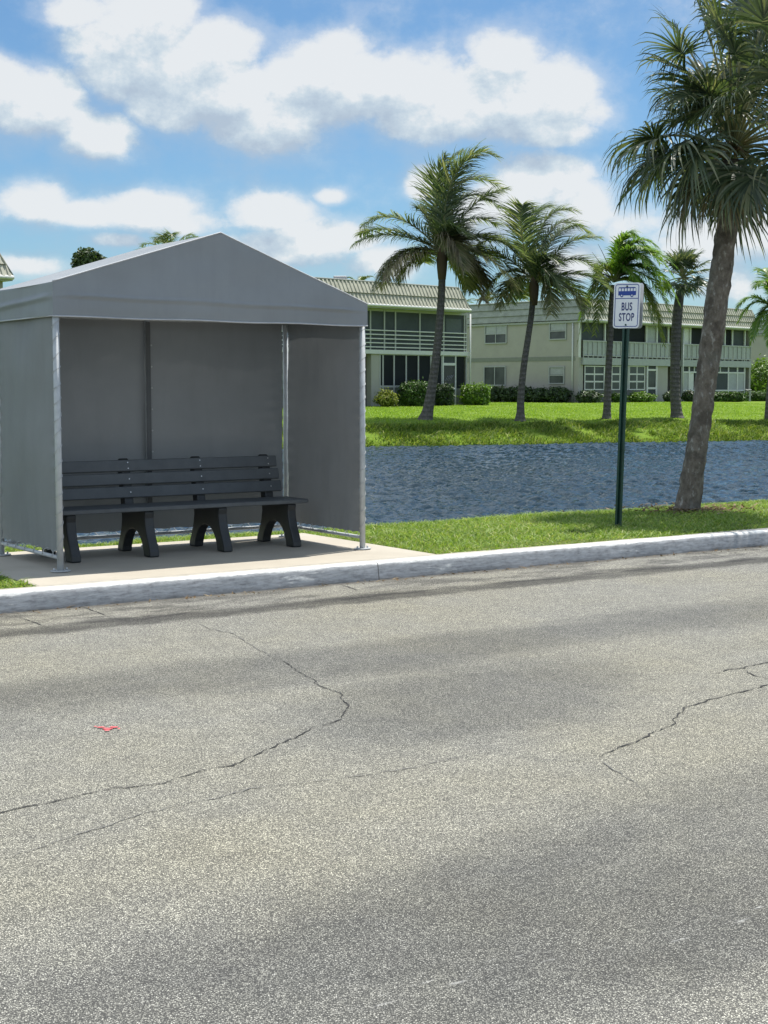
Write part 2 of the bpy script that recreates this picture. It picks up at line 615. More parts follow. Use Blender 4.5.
M['stucco'] = simple('beige_stucco', (.355, .345, .315), .85, 0, .06, 1.2, .2)
M['greyband'] = simple('grey_band_paint', (.20, .215, .19), .8, 0, .08)
M['trim'] = simple('white_trim', (.56, .57, .56), .5, 0, .05)
M['trimgrey'] = simple('grey_trim', (.34, .36, .36), .55, 0, .08)
M['railgrey'] = simple('grey_railing', (.36, .37, .36), .55, 0, .06)
M['roofshade'] = simple('shaded_roof_tile', (.27, .29, .24), .75, 0, .2, 2.5, .2)  # same cream tile, darkened to paint in the shade on the roof ends
M['rooftile'] = simple('cream_roof_tile', (.36, .355, .28), .7, 0, .18, 2.5, .2)
M['roofflat'] = simple('roof_membrane', (.42, .42, .40), .9)
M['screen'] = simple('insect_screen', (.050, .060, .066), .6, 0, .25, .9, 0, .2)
M['screenshade'] = simple('dark_screen_and_shade', (.010, .013, .016), .6, 0, .3, .9, 0, .12)  # dark screens, also the painted shade of balcony openings and stair slot
M['curtain'] = simple('pale_curtain', (.34, .36, .37), .8, 0, .12, 5)
M['doordark'] = simple('dark_door', (.02, .023, .026), .4)
M['kneewall'] = simple('knee_wall', (.12, .125, .115), .8)
M['metalgrey'] = simple('grey_metal', (.3, .31, .32), .5, .4)


def make_glass():
    m, k = newmat('window_glass')
    nz = k.noise(k.obj, .8, 2)
    c = k.mix(k.mapr(nz, .4, .6), (.035, .045, .047), (.065, .078, .08))
    finish(k, c, .15, 0, None, .3)
    return m


M['glass'] = make_glass()

# ------------------------------------------------------------------ sky and sun
SUN_EL = R(70)
sun_h = Vector((.67, .74, 0)).normalized()
SUN = Vector((sun_h.x * math.cos(SUN_EL), sun_h.y * math.cos(SUN_EL), math.sin(SUN_EL)))
world = bpy.data.worlds.new('World')
scene.world = world
world.use_nodes = True
t = world.node_tree
for nd in list(t.nodes):
    t.nodes.remove(nd)
k = NT(t)
wout = k.n('ShaderNodeOutputWorld')
sky = k.n('ShaderNodeTexSky', sky_type='NISHITA')
sky.sun_disc = False
sky.sun_elevation = SUN_EL
sky.sun_rotation = math.atan2(SUN.x, SUN.y)
sky.air_density = 1.0
sky.dust_density = .6
sky.ozone_density = 2.0
bg1 = k.n('ShaderNodeBackground')
bg1.inputs[1].default_value = .080
k.put(bg1.inputs[0], k.mix(1.0, sky.outputs[0], (.72, .97, 1.13), 'MULTIPLY'))
tcw = k.n('ShaderNodeTexCoord')
dirv = k.vmath('NORMALIZE', tcw.outputs['Generated'])
sp = k.n('ShaderNodeSeparateXYZ')
k.put(sp.inputs[0], dirv)
az = k.math('ARCTAN2', sp.outputs[0], sp.outputs[1])
el = k.math('ARCSINE', sp.outputs[2])
cmb = k.n('ShaderNodeCombineXYZ')
k.put(cmb.inputs[0], az)
k.put(cmb.inputs[1], el)
ae = cmb.outputs[0]
BL = [  # clouds in view, then added unseen ones: (x, y, half width, half height, weight) as directions
    (130, 38, 90, 42, 1), (185, 72, 105, 52, 1), (150, 8, 75, 30, .9), (275, 118, 90, 42, 1), (330, 80, 105, 50, 1),
    (410, 88, 95, 46, 1), (475, 98, 105, 48, 1), (545, 100, 85, 46, 1), (592, 112, 40, 30, .8), (506, 58, 48, 34, .9), (345, 46, 50, 24, .8), (85, 15, 60, 26, .8), (235, 95, 80, 42, 1), (300, 105, 80, 45, 1), (220, 45, 60, 38, 1), (70, 120, 50, 30, .9), (112, 70, 48, 42, .9), (165, 108, 55, 34, .9), (440, 120, 90, 30, 1), (560, 128, 60, 24, .9),
    (35, 100, 72, 44, 1), (98, 135, 58, 30, 1), (5, 78, 50, 28, .9),
    (35, 203, 50, 26, 1), (85, 212, 48, 18, .9), (150, 210, 72, 24, 1), (190, 222, 50, 18, .8),
    (275, 214, 62, 24, .9), (320, 238, 70, 28, 1), (290, 250, 90, 26, .9), (331, 197, 22, 12, .8), (380, 262, 60, 22, .7),
    (425, 186, 26, 22, 1), (505, 210, 80, 38, 1), (548, 180, 62, 34, 1), (575, 205, 55, 38, 1), (480, 235, 60, 40, .8),
    (700, 245, 95, 38, .8), (640, 225, 60, 26, .6), (765, 235, 60, 40, .8), (15, 266, 52, 14, .8), (118, 240, 36, 9, .6), (740, 285, 80, 20, .6), (560, 262, 60, 26, .7),
    # added beyond the frame, for lighting and other views
    (-160, 60, 120, 60, 1), (-260, 190, 130, 40, 1), (960, 90, 140, 60, 1), (1080, 200, 160, 45, 1), (330, -150, 190, 60, 1), (900, -200, 200, 70, 1), (-150, -180, 150, 70, 1),
]


def field(vec):
    tot = None
    for (x, y, rx, ry, w) in BL:
        d = ray(x, y).normalized()
        s0, t0 = math.atan2(d.x, d.y), math.asin(d.z)
        q = k.vmath('MULTIPLY', k.vmath('SUBTRACT', vec, (s0, t0, 0)), (F / rx, F / ry, 0))
        l = k.vmath('LENGTH', q)
        g = k.mapr(l, 0.1, 1.36, w, 0.0, True)
        tot = g if tot is None else k.math('MAXIMUM', tot, g)
    return tot


def fbm(vec):
    a = k.noise(k.vmath('MULTIPLY', vec, (1, 1.25, 0)), 15.0, 12, .64, .0)
    return a


f0 = field(ae)
n0 = fbm(ae)
up = k.vmath('ADD', ae, (.006, .016, 0))
n1 = fbm(up)
bil = k.math('SUBTRACT', 1.0, k.vor(k.vmath('ADD', k.vmath('MULTIPLY', ae, (1, 1.2, 0)), k.vmath('MULTIPLY', k.vmath('SUBTRACT', k.n('ShaderNodeTexNoise').outputs['Color'], (.5, .5, .5)), (.0, .0, 0))), 34, 'SMOOTH_F1').outputs['Distance'])
dens = k.math('ADD', k.math('ADD', f0, k.math('MULTIPLY', k.math('SUBTRACT', n0, .5), 1.7)), k.math('MULTIPLY', k.math('SUBTRACT', bil, .6), .30))
outside = k.math('MAXIMUM', k.mapr(k.math('ABSOLUTE', az), .34, .6, 0, 1, True), k.mapr(el, .34, .55, 0, 1, True))
gen = k.math('MULTIPLY', k.mapr(k.noise(k.vmath('MULTIPLY', dirv, (1, 1, 1.6)), 2.6, 7, .6, .2), .46, .58, 0, 1, True), outside)  # unseen cloud cover added outside the view to boost ambient light
halo = k.mapr(dens, -.22, .62, 0, .48, True)
mask = k.math('MAXIMUM', k.math('MAXIMUM', k.mapr(dens, .12, .68, 0, 1, True), halo), gen)
wisp = k.mapr(k.noise(k.vmath('MULTIPLY', ae, (.7, 2.2, 0)), 6.0, 8, .62, .5), .50, .80, 0, .07)
lit = k.math('MULTIPLY', k.math('SUBTRACT', n0, n1), 3.6)
f1 = field(k.vmath('ADD', ae, (.004, .022, 0)))
lit2 = k.math('MULTIPLY', k.math('SUBTRACT', f0, f1), 1.5)
shade = k.math('ADD', k.math('ADD', .68, lit), lit2, clamp=True)
ccol = k.ramp(shade, [(0, (.56, .67, .80)), (.38, (.66, .78, .89)), (.68, (.80, .90, .97)), (1, (1.0, 1.03, 1.05))])
bg2 = k.n('ShaderNodeBackground')
k.put(bg2.inputs[0], ccol)
k.put(bg2.inputs[1], k.mapr(outside, 0, 1, .63, 1.1))  # the added outside clouds shine brighter than those in view
mx = k.n('ShaderNodeMixShader')
cov = k.math('MAXIMUM', k.math('MULTIPLY', mask, .94), wisp)
k.put(mx.inputs[0], k.math('MULTIPLY', cov, k.mapr(el, .0, .04, .0, 1)))
t.links.new(bg1.outputs[0], mx.inputs[1])
t.links.new(bg2.outputs[0], mx.inputs[2])
t.links.new(mx.outputs[0], wout.inputs[0])

sd = bpy.data.lights.new('sun', 'SUN')
sd.energy = 5.0
sd.angle = R(.53)
sd.color = (1.0, .955, .88)
so = bpy.data.objects.new('sun', sd)
COL.objects.link(so)
so.rotation_euler = SUN.to_track_quat('Z', 'Y').to_euler()
so.location = SUN * 60

vs_ = scene.view_settings
scene.display_settings.display_device = 'sRGB'
vs_.view_transform = 'Standard'
vs_.look = 'None'
vs_.exposure = 0.40
vs_.gamma = 1.0
vs_.use_curve_mapping = False
scene.render.engine = 'CYCLES'
scene.cycles.use_denoising = True
scene.cycles.max_bounces = 8
scene.cycles.transparent_max_bounces = 8
scene.cycles.sample_clamp_direct = 1.8
scene.cycles.sample_clamp_indirect = 5.0
scene.cycles.caustics_reflective = False
scene.cycles.caustics_refractive = False

# ------------------------------------------------------------------ road, kerb, pad
ROADZ = -.155
mb = MB()
mb.quad(W(-120, -40, ROADZ), W(220, -40, ROADZ), W(220, .02, ROADZ), W(-120, .02, ROADZ))
struct('road', mb, M['asphalt'])

KW = .17
mb = MB()
NU = 460


def kerb_fn(prof):
    rows = []
    for i in range(NU + 1):
        u = -20 + i * 60 / NU
        row = []
        for (v, z) in prof:
            n1_ = mnoise.noise(Vector((u * 2.2, v * 9, z * 9))) * .005 + mnoise.noise(Vector((u * 9, v * 20, z * 20 + 4))) * .002
            row.append(W(u, v + n1_ * (1 if z < 0 else .4), z + (n1_ * .7 if z > -.05 else 0)))
        rows.append(row)
    return rows


prof = [(-.024, ROADZ - .02), (-.014, -.10), (-.006, -.045), (.002, -.016), (.016, -.003), (.05, .004), (.11, .004), (KW, .002), (KW, -.12)]
rows = kerb_fn(prof)
vs = [p for r in rows for p in r]
n = len(prof)
fs = [(i * n + j, i * n + j + 1, (i + 1) * n + j + 1, (i + 1) * n + j) for i in range(NU) for j in range(n - 1)]
fs = [tuple(reversed(f)) for f in fs]
mb.add(vs, fs, 0, True)
for (u0, u1) in ((-120, -20), (40, 220)):
    mb.obox(W(u0, -.01, ROADZ - .02), U * (u1 - u0), V * (KW + .01), ZU * (.134 - ROADZ - .11))
struct('kerb', mb, M['kerb'])

# concrete pad under the shelter
BACKV = uv(onz(302, 533, 0))[1]
pr_u = uv(onz(436, 554, 0))[0]
pl_u = uv(onz(44, 585, 0))[0]
DEP = 1.40
print('pad back v', BACKV, 'right u', pr_u, 'left u', pl_u, 'post v', POSTV, 'back post v', uv(onz(287, 537.8, 0)))
mb = MB()
mb.obox(W(pl_u - .05, KW + .002, -.15), U * (pr_u - pl_u + .05), V * (BACKV - KW), ZU * .15, 0, .012)
struct('concrete_pad', mb, M['concrete'])

# ------------------------------------------------------------------ grass verge (near bank)
def verge_h(v):
    pts = [(.0, -.012), (2.0, -.02), (3.0, -.06), (3.6, -.14), (4.3, -.42), (5.2, -.8), (7, -1.3)]
    for (a, ha), (b, hb) in zip(pts, pts[1:]):
        if v <= b:
            return ha + (hb - ha) * (v - a) / (b - a)
    return -1.3


mb = MB()


def vf(i, j):
    u = -60 + i * 160
    v = KW + j * 6.6
    z = verge_h(v) + (mnoise.noise(Vector((u * 1.3, v * 1.3, 0))) * .018 if v > KW + .1 else 0)
    z -= .02 * max(0, 1 - abs(v - KW) / .15)
    vv = v + mnoise.noise(Vector((u * .45, 3.3, 0))) * .22 * max(0, min(1, (v - 2.2) / 1.2))
    return W(u, vv, z)


mb.grid(vf, 640, 44)
struct('grass_verge', mb, M['verge'])


def blades(name, pts, hts, wid, mat, lean=.5):
    """pts (n,3) ; one bent blade (2 faces) each, one mesh"""
    n = len(pts)
    a = rng.uniform(0, 2 * np.pi, n)
    dx, dy = np.cos(a), np.sin(a)
    lx, ly = rng.normal(0, lean, n), rng.normal(0, lean, n)
    lx += .12
    w = wid * rng.uniform(.6, 1.3, n)
    h = hts
    P = np.empty((n, 5, 3))
    for c, (s, tt, q) in enumerate([(-1, 0, 0), (1, 0, 0), (.75, .55, .35), (-.75, .55, .35), (0, 1, 1)]):
        P[:, c, 0] = pts[:, 0] + dx * w * s * .5 + lx * h * q
        P[:, c, 1] = pts[:, 1] + dy * w * s * .5 + ly * h * q
        P[:, c, 2] = pts[:, 2] + h * tt * (1 - .25 * q) - .01
    me = bpy.data.meshes.new(name)
    me.vertices.add(n * 5)
    me.vertices.foreach_set('co', P.reshape(-1))
    idx = np.arange(n)[:, None] * 5
    loops = np.concatenate([idx + np.array([[0, 1, 2, 3]]), idx + np.array([[3, 2, 4]])], axis=1).reshape(-1)
    me.loops.add(len(loops))
    me.loops.foreach_set('vertex_index', loops.astype(np.int32))
    me.polygons.add(n * 2)
    ls = (np.arange(n)[:, None] * 7 + np.array([[0, 4]])).reshape(-1)
    me.polygons.foreach_set('loop_start', ls.astype(np.int32))
    me.materials.append(mat)
    me.update(calc_edges=True)
    me.validate()
    o = bpy.data.objects.new(name, me)
    COL.objects.link(o)
    return o


Un, Vn = np.array(U), np.array(V)


def Wn(u, v, z):
    p = (u + U0)[:, None] * Un + (v + KV)[:, None] * Vn
    p[:, 2] = z
    return p


N = 150000
u = rng.uniform(-3.5, 16, N)
v = rng.uniform(KW - .005, 4.15, N)
keep = ~((u > pl_u - .07) & (u < pr_u + .02) & (v < BACKV + KW * 0 + .02))
u, v = u[keep], v[keep]
z = np.interp(v, [0, 2, 3, 3.6, 4.3], [-.012, -.02, -.06, -.14, -.42])
nz_ = np.array([mnoise.noise(Vector((a * 1.1, b * 1.1, 5))) for a, b in zip(u, v)])
h = rng.uniform(.03, .075, len(u)) * (1 + .5 * nz_) + np.where(v > 3.0, .03, 0)
near = (v < KW + .15)
h = np.where(near, h * .7, h)
thin = rng.uniform(0, 1, len(u)) < .80 + .5 * nz_
o = blades('verge_grass', Wn(u, v, z)[thin], h[thin], .014, M['blade'], .8)
tag(o, 'short coarse green grass on the verge between kerb and pond', 'grass', kind='stuff')

# ------------------------------------------------------------------ pond and far bank
WZ = -.55
X0, X1, Y0_, Y1_ = -8.5, 27.0, 14.0, 60.5
nx, ny = 560, 860
gx, gy = np.meshgrid(np.linspace(X0, X1, nx), np.linspace(Y0_, Y1_, ny))
hz = np.zeros_like(gx)
for i in range(64):
    lam = .17 * (3.4 ** rng.uniform(0, 1))
    kk = 2 * np.pi / lam
    th = rng.normal(.3, 1.0)
    hz += .055 / kk * np.sin(kk * (gx * np.cos(th) + gy * np.sin(th)) + rng.uniform(0, 6.28))
gust = .55 + .45 * np.sin(gx * .21 + gy * .10 + 1) * np.sin(gy * .17 - gx * .06)
fade = np.clip(np.minimum.reduce([gx - X0, X1 - gx, gy - Y0_, Y1_ - gy]) / 1.0, 0, 1)
hz *= (.62 + .6 * gust) * fade
mb = MB()
mb.v = np.stack([gx, gy, WZ + hz], 2).reshape(-1, 3).tolist()
jj, ii = np.meshgrid(np.arange(ny - 1), np.arange(nx - 1), indexing='ij')
q0 = (jj * nx + ii).reshape(-1)
mb.f = np.stack([q0, q0 + 1, q0 + nx + 1, q0 + nx], 1).tolist()
mb.m = [0] * len(mb.f)
mb.sm = [True] * len(mb.f)
for (xa, xb, ya, yb) in ((-250, X0, 11, 170), (X1, 330, 11, 170), (X0, X1, Y1_, 170), (X0, X1, 11, Y0_)):
    mb.add([(xa, ya, WZ), (xb, ya, WZ), (xb, yb, WZ), (xa, yb, WZ)], [(0, 1, 2, 3)])
struct('pond_water', mb, M['water'])

B0 = onz(368, 447, WZ)
B1 = onz(768, 440, WZ)
BD = (B1 - B0); BD.z = 0; BD.normalize()
BN = Vector((-BD.y, BD.x, 0))
print('bank', B0, B1, BD)
QP = [(-3, -1.4), (-.05, -.62), (.35, -.42), (1.0, -.22), (2.4, .06), (4, .24), (6, .33), (15, .45), (27, .57), (60, .6), (900, .6)]


def bank_h(q):
    for (a, ha), (b, hb) in zip(QP, QP[1:]):
        if q <= b:
            return ha + (hb - ha) * (q - a) / (b - a)
    return .6


def pq(p):
    d = p - B0
    return d.dot(BD), d.dot(BN)


def wav(p):
    return mnoise.noise(Vector((p * .18, 1.7, 0))) * .8 + mnoise.noise(Vector((p * .6, 9.7, 0))) * .3


def gh(x, y):
    p, q = pq(Vector((x, y, 0)))
    return bank_h(q - wav(p) * max(0, 1 - abs(q) / 6))


def ground(px, py):
    r = ray(px, py)
    t_ = 45.0
    while t_ < 400:
        P = EYE + r * (t_ / r.y)
        if P.z <= gh(P.x, P.y):
            return P
        t_ += .1
    return P


mb = MB()
qs = [-3, -1.5, -.5, -.05, .15, .35, .6, 1.0, 1.5, 2.2, 3, 4, 6, 8, 10, 12, 15, 18, 22, 27, 35, 60, 120, 300, 900]
ps = [-900, -300, -150] + [-90 + 1.0 * i for i in range(201)] + [160, 300, 900]
vs, fs = [], []
for q in qs:
    for p in ps:
        P = B0 + BD * p + BN * (q + (wav(p) * max(0, 1 - abs(q) / 6) if -90 <= p <= 110 else 0))
        vs.append((P.x, P.y, bank_h(q) + (mnoise.noise(Vector((p * .8, q * .8, 2))) * .05 if 0 < q < 40 else 0)))
w = len(ps)
fs = [(j * w + i, j * w + i + 1, (j + 1) * w + i + 1, (j + 1) * w + i) for j in range(len(qs) - 1) for i in range(w - 1)]
mb.add(vs, fs, 0, True)
struct('lawn_ground', mb, M['lawn'])


def bank_pts(n, p0, p1, q0, q1, power=1.0):
    p = rng.uniform(p0, p1, n)
    q = q0 + (q1 - q0) * rng.uniform(0, 1, n) ** power
    wv = np.array([wav(a) for a in p]) * np.maximum(0, 1 - np.abs(q) / 6)
    z = np.interp(q, [a for a, b in QP], [b for a, b in QP])
    X = np.array(B0)[None, :] + p[:, None] * np.array(BD) + (q + wv)[:, None] * np.array(BN)
    X[:, 2] = z
    return X, p, q


X, p, q = bank_pts(120000, -14, 36, 2.0, 34, 1.2)
o = blades('lawn_grass', X, rng.uniform(.05, .11, len(X)), .03, M['lawnblade'], .6)
tag(o, 'bright mown lawn grass in front of the apartment buildings', 'grass', kind='stuff')
X, p, q = bank_pts(52000, -14, 32, -.12, 3.0, 1.2)
cl = np.array([mnoise.noise(Vector((a * .9, b * 1.2, 7))) for a, b in zip(p, q)])
kp = cl > -.25 + .3 * rng.uniform(-1, 1, len(cl)) - np.where(q < .35, .8, 0)
hh = (rng.uniform(.10, .26, len(X)) * (1 + .9 * cl))
o = blades('bank_grass', X[kp], np.clip(hh[kp], .06, .5), .035, M['bankblade'], .7)
tag(o, 'rough uncut grass along the far pond bank', 'grass', kind='stuff')

# ------------------------------------------------------------------ cracks and marks in the road
def ribbon(pts, width, z, jit, seg=.025, taper=True):
    P = [onz(x, y, ROADZ) for x, y in pts]
    out = []
    for a, b in zip(P, P[1:]):
        m_ = max(1, int((b - a).length / seg))
        for i in range(m_):
            out.append(a.lerp(b, i / m_))
    out.append(P[-1])
    res = []
    for i, p in enumerate(out):
        o_ = sum(mnoise.noise(Vector((p.x * f_, p.y * f_, 1 + f_))) * jit * g_ for f_, g_ in ((4, 1.6), (11, 1.0), (27, .6), (60, .25)))
        o2 = sum(mnoise.noise(Vector((p.x * f_, p.y * f_, 8 + f_))) * jit * g_ for f_, g_ in ((4, 1.6), (11, 1.0), (27, .6), (60, .25)))
        res.append(p + Vector((o_, o2, 0)))
    m_ = MB()

    def strip(res_, wid, tp):
        vs_3, fs_3 = [], []
        for i, p in enumerate(res_):
            d = (res_[min(i + 1, len(res_) - 1)] - res_[max(i - 1, 0)]).normalized()
            s_ = Vector((-d.y, d.x, 0))
            e = min(1, min(i, len(res_) - 1 - i) / 8 + .1) if tp else 1
            ww = wid * e * max(.18, .75 + 1.1 * mnoise.noise(Vector((p.x * 14, p.y * 14, 5))) + .6 * mnoise.noise(Vector((p.x * 50, p.y * 50, 5))))
            vs_3 += [(p.x - s_.x * ww / 2, p.y - s_.y * ww / 2, z), (p.x + s_.x * ww / 2, p.y + s_.y * ww / 2, z)]
            if i:
                fs_3.append((2 * i - 2, 2 * i, 2 * i + 1, 2 * i - 1))
        m_.add(vs_3, fs_3)
    strip(res, width, taper)
    return m_


CR = [
    ([(-60, 826), (0, 813), (57, 801), (112, 789), (161, 784), (208, 769), (234, 765.5), (260, 751), (292, 739.5), (318, 728.5), (338, 720), (348, 705.6), (341, 693.6), (325, 688), (312, 679.6), (292, 667.6), (276, 659)], .0085, 'crack'),
    ([(280, 661), (260, 650.4), (234, 635), (208, 627.5), (190, 622)], .008, 'crackfaint'),
    ([(338, 723), (365, 721), (400, 720)], .009, 'crackfaint'),
    ([(860, 668), (768, 686), (733, 694), (703, 703), (686, 708), (678, 714), (679, 724), (653, 734), (622, 747), (592, 758)], .009, 'crack'),
    ([(592, 758), (567, 761), (531, 760)], .009, 'crackfaint'),
    ([(592, 759), (617, 772), (632, 782), (643, 791)], .007, 'crackfaint'),
    ([(713, 675), (743, 667), (768, 663), (830, 655)], .011, 'crack'),
    ([(743, 669), (755, 675), (768, 679), (800, 690)], .010, 'crack'),
    ([(0, 862), (60, 840), (130, 818), (250, 790), (370, 775), (490, 752)], .006, 'crackfaint'),
    ([(602, 724), (614, 726)], .020, 'crack'),
    ([(700, 805), (712, 803)], .016, 'crack'),
    ([(80, 606), (112, 618)], .010, 'crack'), ([(15, 616), (50, 628)], .010, 'crack'), ([(336, 583), (362, 592)], .010, 'crack'),
    ([(705, 553), (735, 559)], .012, 'crack'), ([(725, 551), (752, 556)], .012, 'crack'),
    ([(82, 898), (100, 896)], .006, 'crack'), ([(228, 702), (240, 703)], .006, 'crack'),
]
for pts, wd, mt in CR:
    gut = pts[0][1] < 632 and pts[-1][1] < 632
    z_ = ROADZ + .004
    struct('road_crack', ribbon(pts, wd, z_, .018 if not gut else .008), M[mt])
mb = MB()
for (cx, cy, rx, ry) in ((108, 729.5, 5, .9), (101, 728, 4.5, .5), (114, 728, 4, .7), (107, 731.6, 2.4, .5), (95.5, 727.8, 1.6, .4), (119, 730, 1.2, .5)):
    poly = []
    for i in range(14):
        pass
    for i in range(14):
        a = 2 * math.pi * i / 14
        rr = 1 + .45 * mnoise.noise(Vector((math.cos(a) * 2 + cx, math.sin(a) * 2, cy)))
        P = onz(cx + rx * rr * math.cos(a), cy + ry * rr * math.sin(a), ROADZ)
        poly.append((P.x, P.y, ROADZ + .004 + .0008 * len(mb.f)))
    mb.add(poly, [tuple(reversed(range(14)))])
struct('paint_mark', mb, M['redpaint'])

# ------------------------------------------------------------------ shelter
sh = thing('bus_shelter', 'grey vinyl canopy bus shelter with gabled roof standing on the concrete pad', 'bus shelter', W(WID / 2, POSTV + DEP / 2, 0))
PR = .027
TOPZ = 2.10


def S(u_, d, z_):
    return W(u_, POSTV + d, z_)


posts = [(0, 0), (WID, 0), (0, DEP), (WID, DEP), (WID / 2 - .03, DEP)]
for i, (pu, pd) in enumerate(posts):
    mb = MB()
    mb.tube([S(pu, pd, 0.004), S(pu, pd, 1.0), S(pu, pd, TOPZ + .08)], PR, 14)
    po = mb.build('post', M['galv'], sh)
    mb = MB()
    ring_ = [S(pu, pd, .006) + U * (.085 * math.cos(a)) + V * (.07 * math.sin(a)) for a in [2 * math.pi * j / 12 for j in range(12)]]
    mb.prism(ring_, ZU * .008)
    for (bx, by) in ((.055, .0), (-.055, 0)):
        mb.tube([S(pu, pd, .014) + U * bx + V * by, S(pu, pd, .034) + U * bx + V * by], .009, 6)
    mb.build('base_plate', M['galv'], po)
    if i < 2:  # lacing cord wound round the front posts
        pts = []
        for j in range(240):
            tt = j / 239
            a = tt * 2 * math.pi * 15 + mnoise.noise(Vector((tt * 20, i, 0))) * 1.6
            pts.append(S(pu, pd, .16 + tt * 1.9) + U * ((PR + .004) * math.cos(a)) + V * ((PR + .004) * math.sin(a)))
        mb = MB()
        mb.tube(pts, .0024, 5)
        mb.build('lacing', M['cord'], po)

RB = .115
for (a, b) in (((0, 0), (0, DEP)), ((WID, 0), (WID, DEP)), ((0, DEP), (WID, DEP))):
    mb = MB()
    mb.tube([S(*a, RB), S(*b, RB)], .016, 10)
    mb.build('bottom_rail', M['galv'], sh)
for (a, b) in (((0, 0), (0, DEP)), ((WID, 0), (WID, DEP)), ((0, DEP), (WID, DEP)), ((0, 0), (WID, 0))):
    mb = MB()
    mb.tube([S(*a, TOPZ + .05), S(*b, TOPZ + .05)], .024, 10)
    mb.build('top_rail', M['galv'], sh)


def wall_sheet(a, b, nm, off, sag_dir, seed):
    """fabric sheet laced between two posts: a,b=(u,d)"""
    A, B_ = S(*a, 0), S(*b, 0)
    L = (B_ - A).length
    d_ = (B_ - A).normalized()
    n_ = Vector(sag_dir)
    mb_ = MB()
    inset = .035

    def fn(i, j):
        s_ = inset + i * (L - 2 * inset)
        z0, z1 = .155, TOPZ + .03
        # scalloped edges between the lacing eyelets
        pk = (.0035 * math.cos(j * 34 * math.pi) * (math.exp(-i * 22) + math.exp(-(1 - i) * 22)) + .003 * math.cos(i * 22 * math.pi) * math.exp(-j * 22)) * (1 + 1.2 * mnoise.noise(Vector((i * 5, j * 6, seed))))
        edge = .012 * abs(math.sin(j * 17 * math.pi))
        s_ += edge * (1 - i * 12 if i < 1 / 12 else 0) - edge * ((i - 11 / 12) * 12 if i > 11 / 12 else 0)
        z_ = z0 + j * (z1 - z0)
        if j == 0:
            z_ += .010 * abs(math.sin(i * 11 * math.pi))
        bulge = math.sin(math.pi * i) * math.sin(math.pi * min(1, j * 1.05)) * .035
        wr = mnoise.noise(Vector((i * 3 + seed, j * 4, seed))) * .012 + mnoise.noise(Vector((i * 9 + seed, j * 2.5, seed + 3))) * .005
        return A + d_ * s_ + ZU * z_ + n_ * (bulge + wr * 1.4 + pk + off)
    mb_.grid(fn, 66, 102)
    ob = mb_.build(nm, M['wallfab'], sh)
    # lacing loops to the bottom rail
    m2 = MB()
    nn = int(L / .2)
    pts = []
    for q_ in range(nn * 8 + 1):
        s_ = .06 + (L - .12) * q_ / (nn * 8)
        a_ = 2 * math.pi * q_ / 8
        pts.append(A + d_ * s_ + ZU * (RB + .026 + .034 * math.cos(a_)) + n_ * (.024 * math.sin(a_)))
    m2.tube(pts, .003, 5)
    m2.build('lacing', M['cord'], ob)
    return ob


wall_sheet((0, 0), (0, DEP), 'side_wall', 0, -U, 1.0)
wall_sheet((WID, 0), (WID, DEP), 'side_wall', 0, U, 5.0)
cu = WID / 2 - .03
bw = wall_sheet((0, DEP), (WID, DEP), 'back_wall', -.005, V, 9.0)
# grommets / seam up the middle of the back wall
mb = MB()
mb.obox(S(cu - .03, DEP - .044, .18), U * .045, V * .006, ZU * (TOPZ - .16), 0, .002)
seam = mb.build('seam', simple('dark_seam', (.07, .075, .08), .5), bw)
for j in range(9):
    mb = MB()
    c0 = S(cu + .022, DEP - .040, .3 + j * .2)
    mb.tube([c0, c0 - V * .012], .008, 8)
    mb.build('eyelet', M['cord'], bw)

# canopy
EZL, EZR = 2.355, 2.30       # eave heights, left and right (front)
VB = 2.075                   # bottom of valance
OH = .035
apex_t = at(226, 233, S(WID / 2, -OH, 0).y).z
print('apex z', apex_t, 'eaveL', at(58, 281.5, S(-OH, -OH, 0).y).z, 'eaveR', at(368, 304.5, S(WID + OH, -OH, 0).y).z, 'valL', at(58, 315.5, S(-OH, -OH, 0).y).z, 'valR', at(368, 325.5, S(WID + OH, -OH, 0).y).z)
EZL = at(58, 281.5, S(-OH, -OH, 0).y).z
EZR = at(368, 304.5, S(WID + OH, -OH, 0).y).z
VL = at(58, 315.5, S(-OH, -OH, 0).y).z
VR = at(368, 325.5, S(WID + OH, -OH, 0).y).z


def eave(i):   # height of roof edge along the gable, i 0..1 left-right
    if i < .5:
        return EZL + (apex_t - EZL) * (i / .5)
    return EZR + (apex_t - EZR) * ((1 - i) / .5)


def canopy_part(front):
    d_ = -OH if front else DEP + OH
    sgn = -1 if front else 1

    def fn(i, j):
        u_ = -OH + i * (WID + 2 * OH)
        zb = VL + (VR - VL) * i + .003 * math.sin(i * math.pi * 6)
        zt = eave(i)
        z_ = zb + (zt - zb) * j
        # the crossbar presses a crease into the fabric
        cz = zb + .16 - .03 * i
        cr = .013 * math.exp(-((z_ - cz) / .014) ** 2) + (.010 if z_ > cz else 0) * math.exp(-((z_ - cz) / .12) ** 2)
        wr = mnoise.noise(Vector((u_ * 1.6, z_ * 4, 2 + sgn))) * .009 + mnoise.noise(Vector((u_ * 5, z_ * 3, 8))) * .004
        edge = min(1, min(i, 1 - i) * 12)
        # loose hem
        hem = -.010 * math.exp(-((z_ - zb) / .05) ** 2)
        return S(u_, d_ + sgn * ((cr + wr) * edge + hem * edge), z_)
    return fn


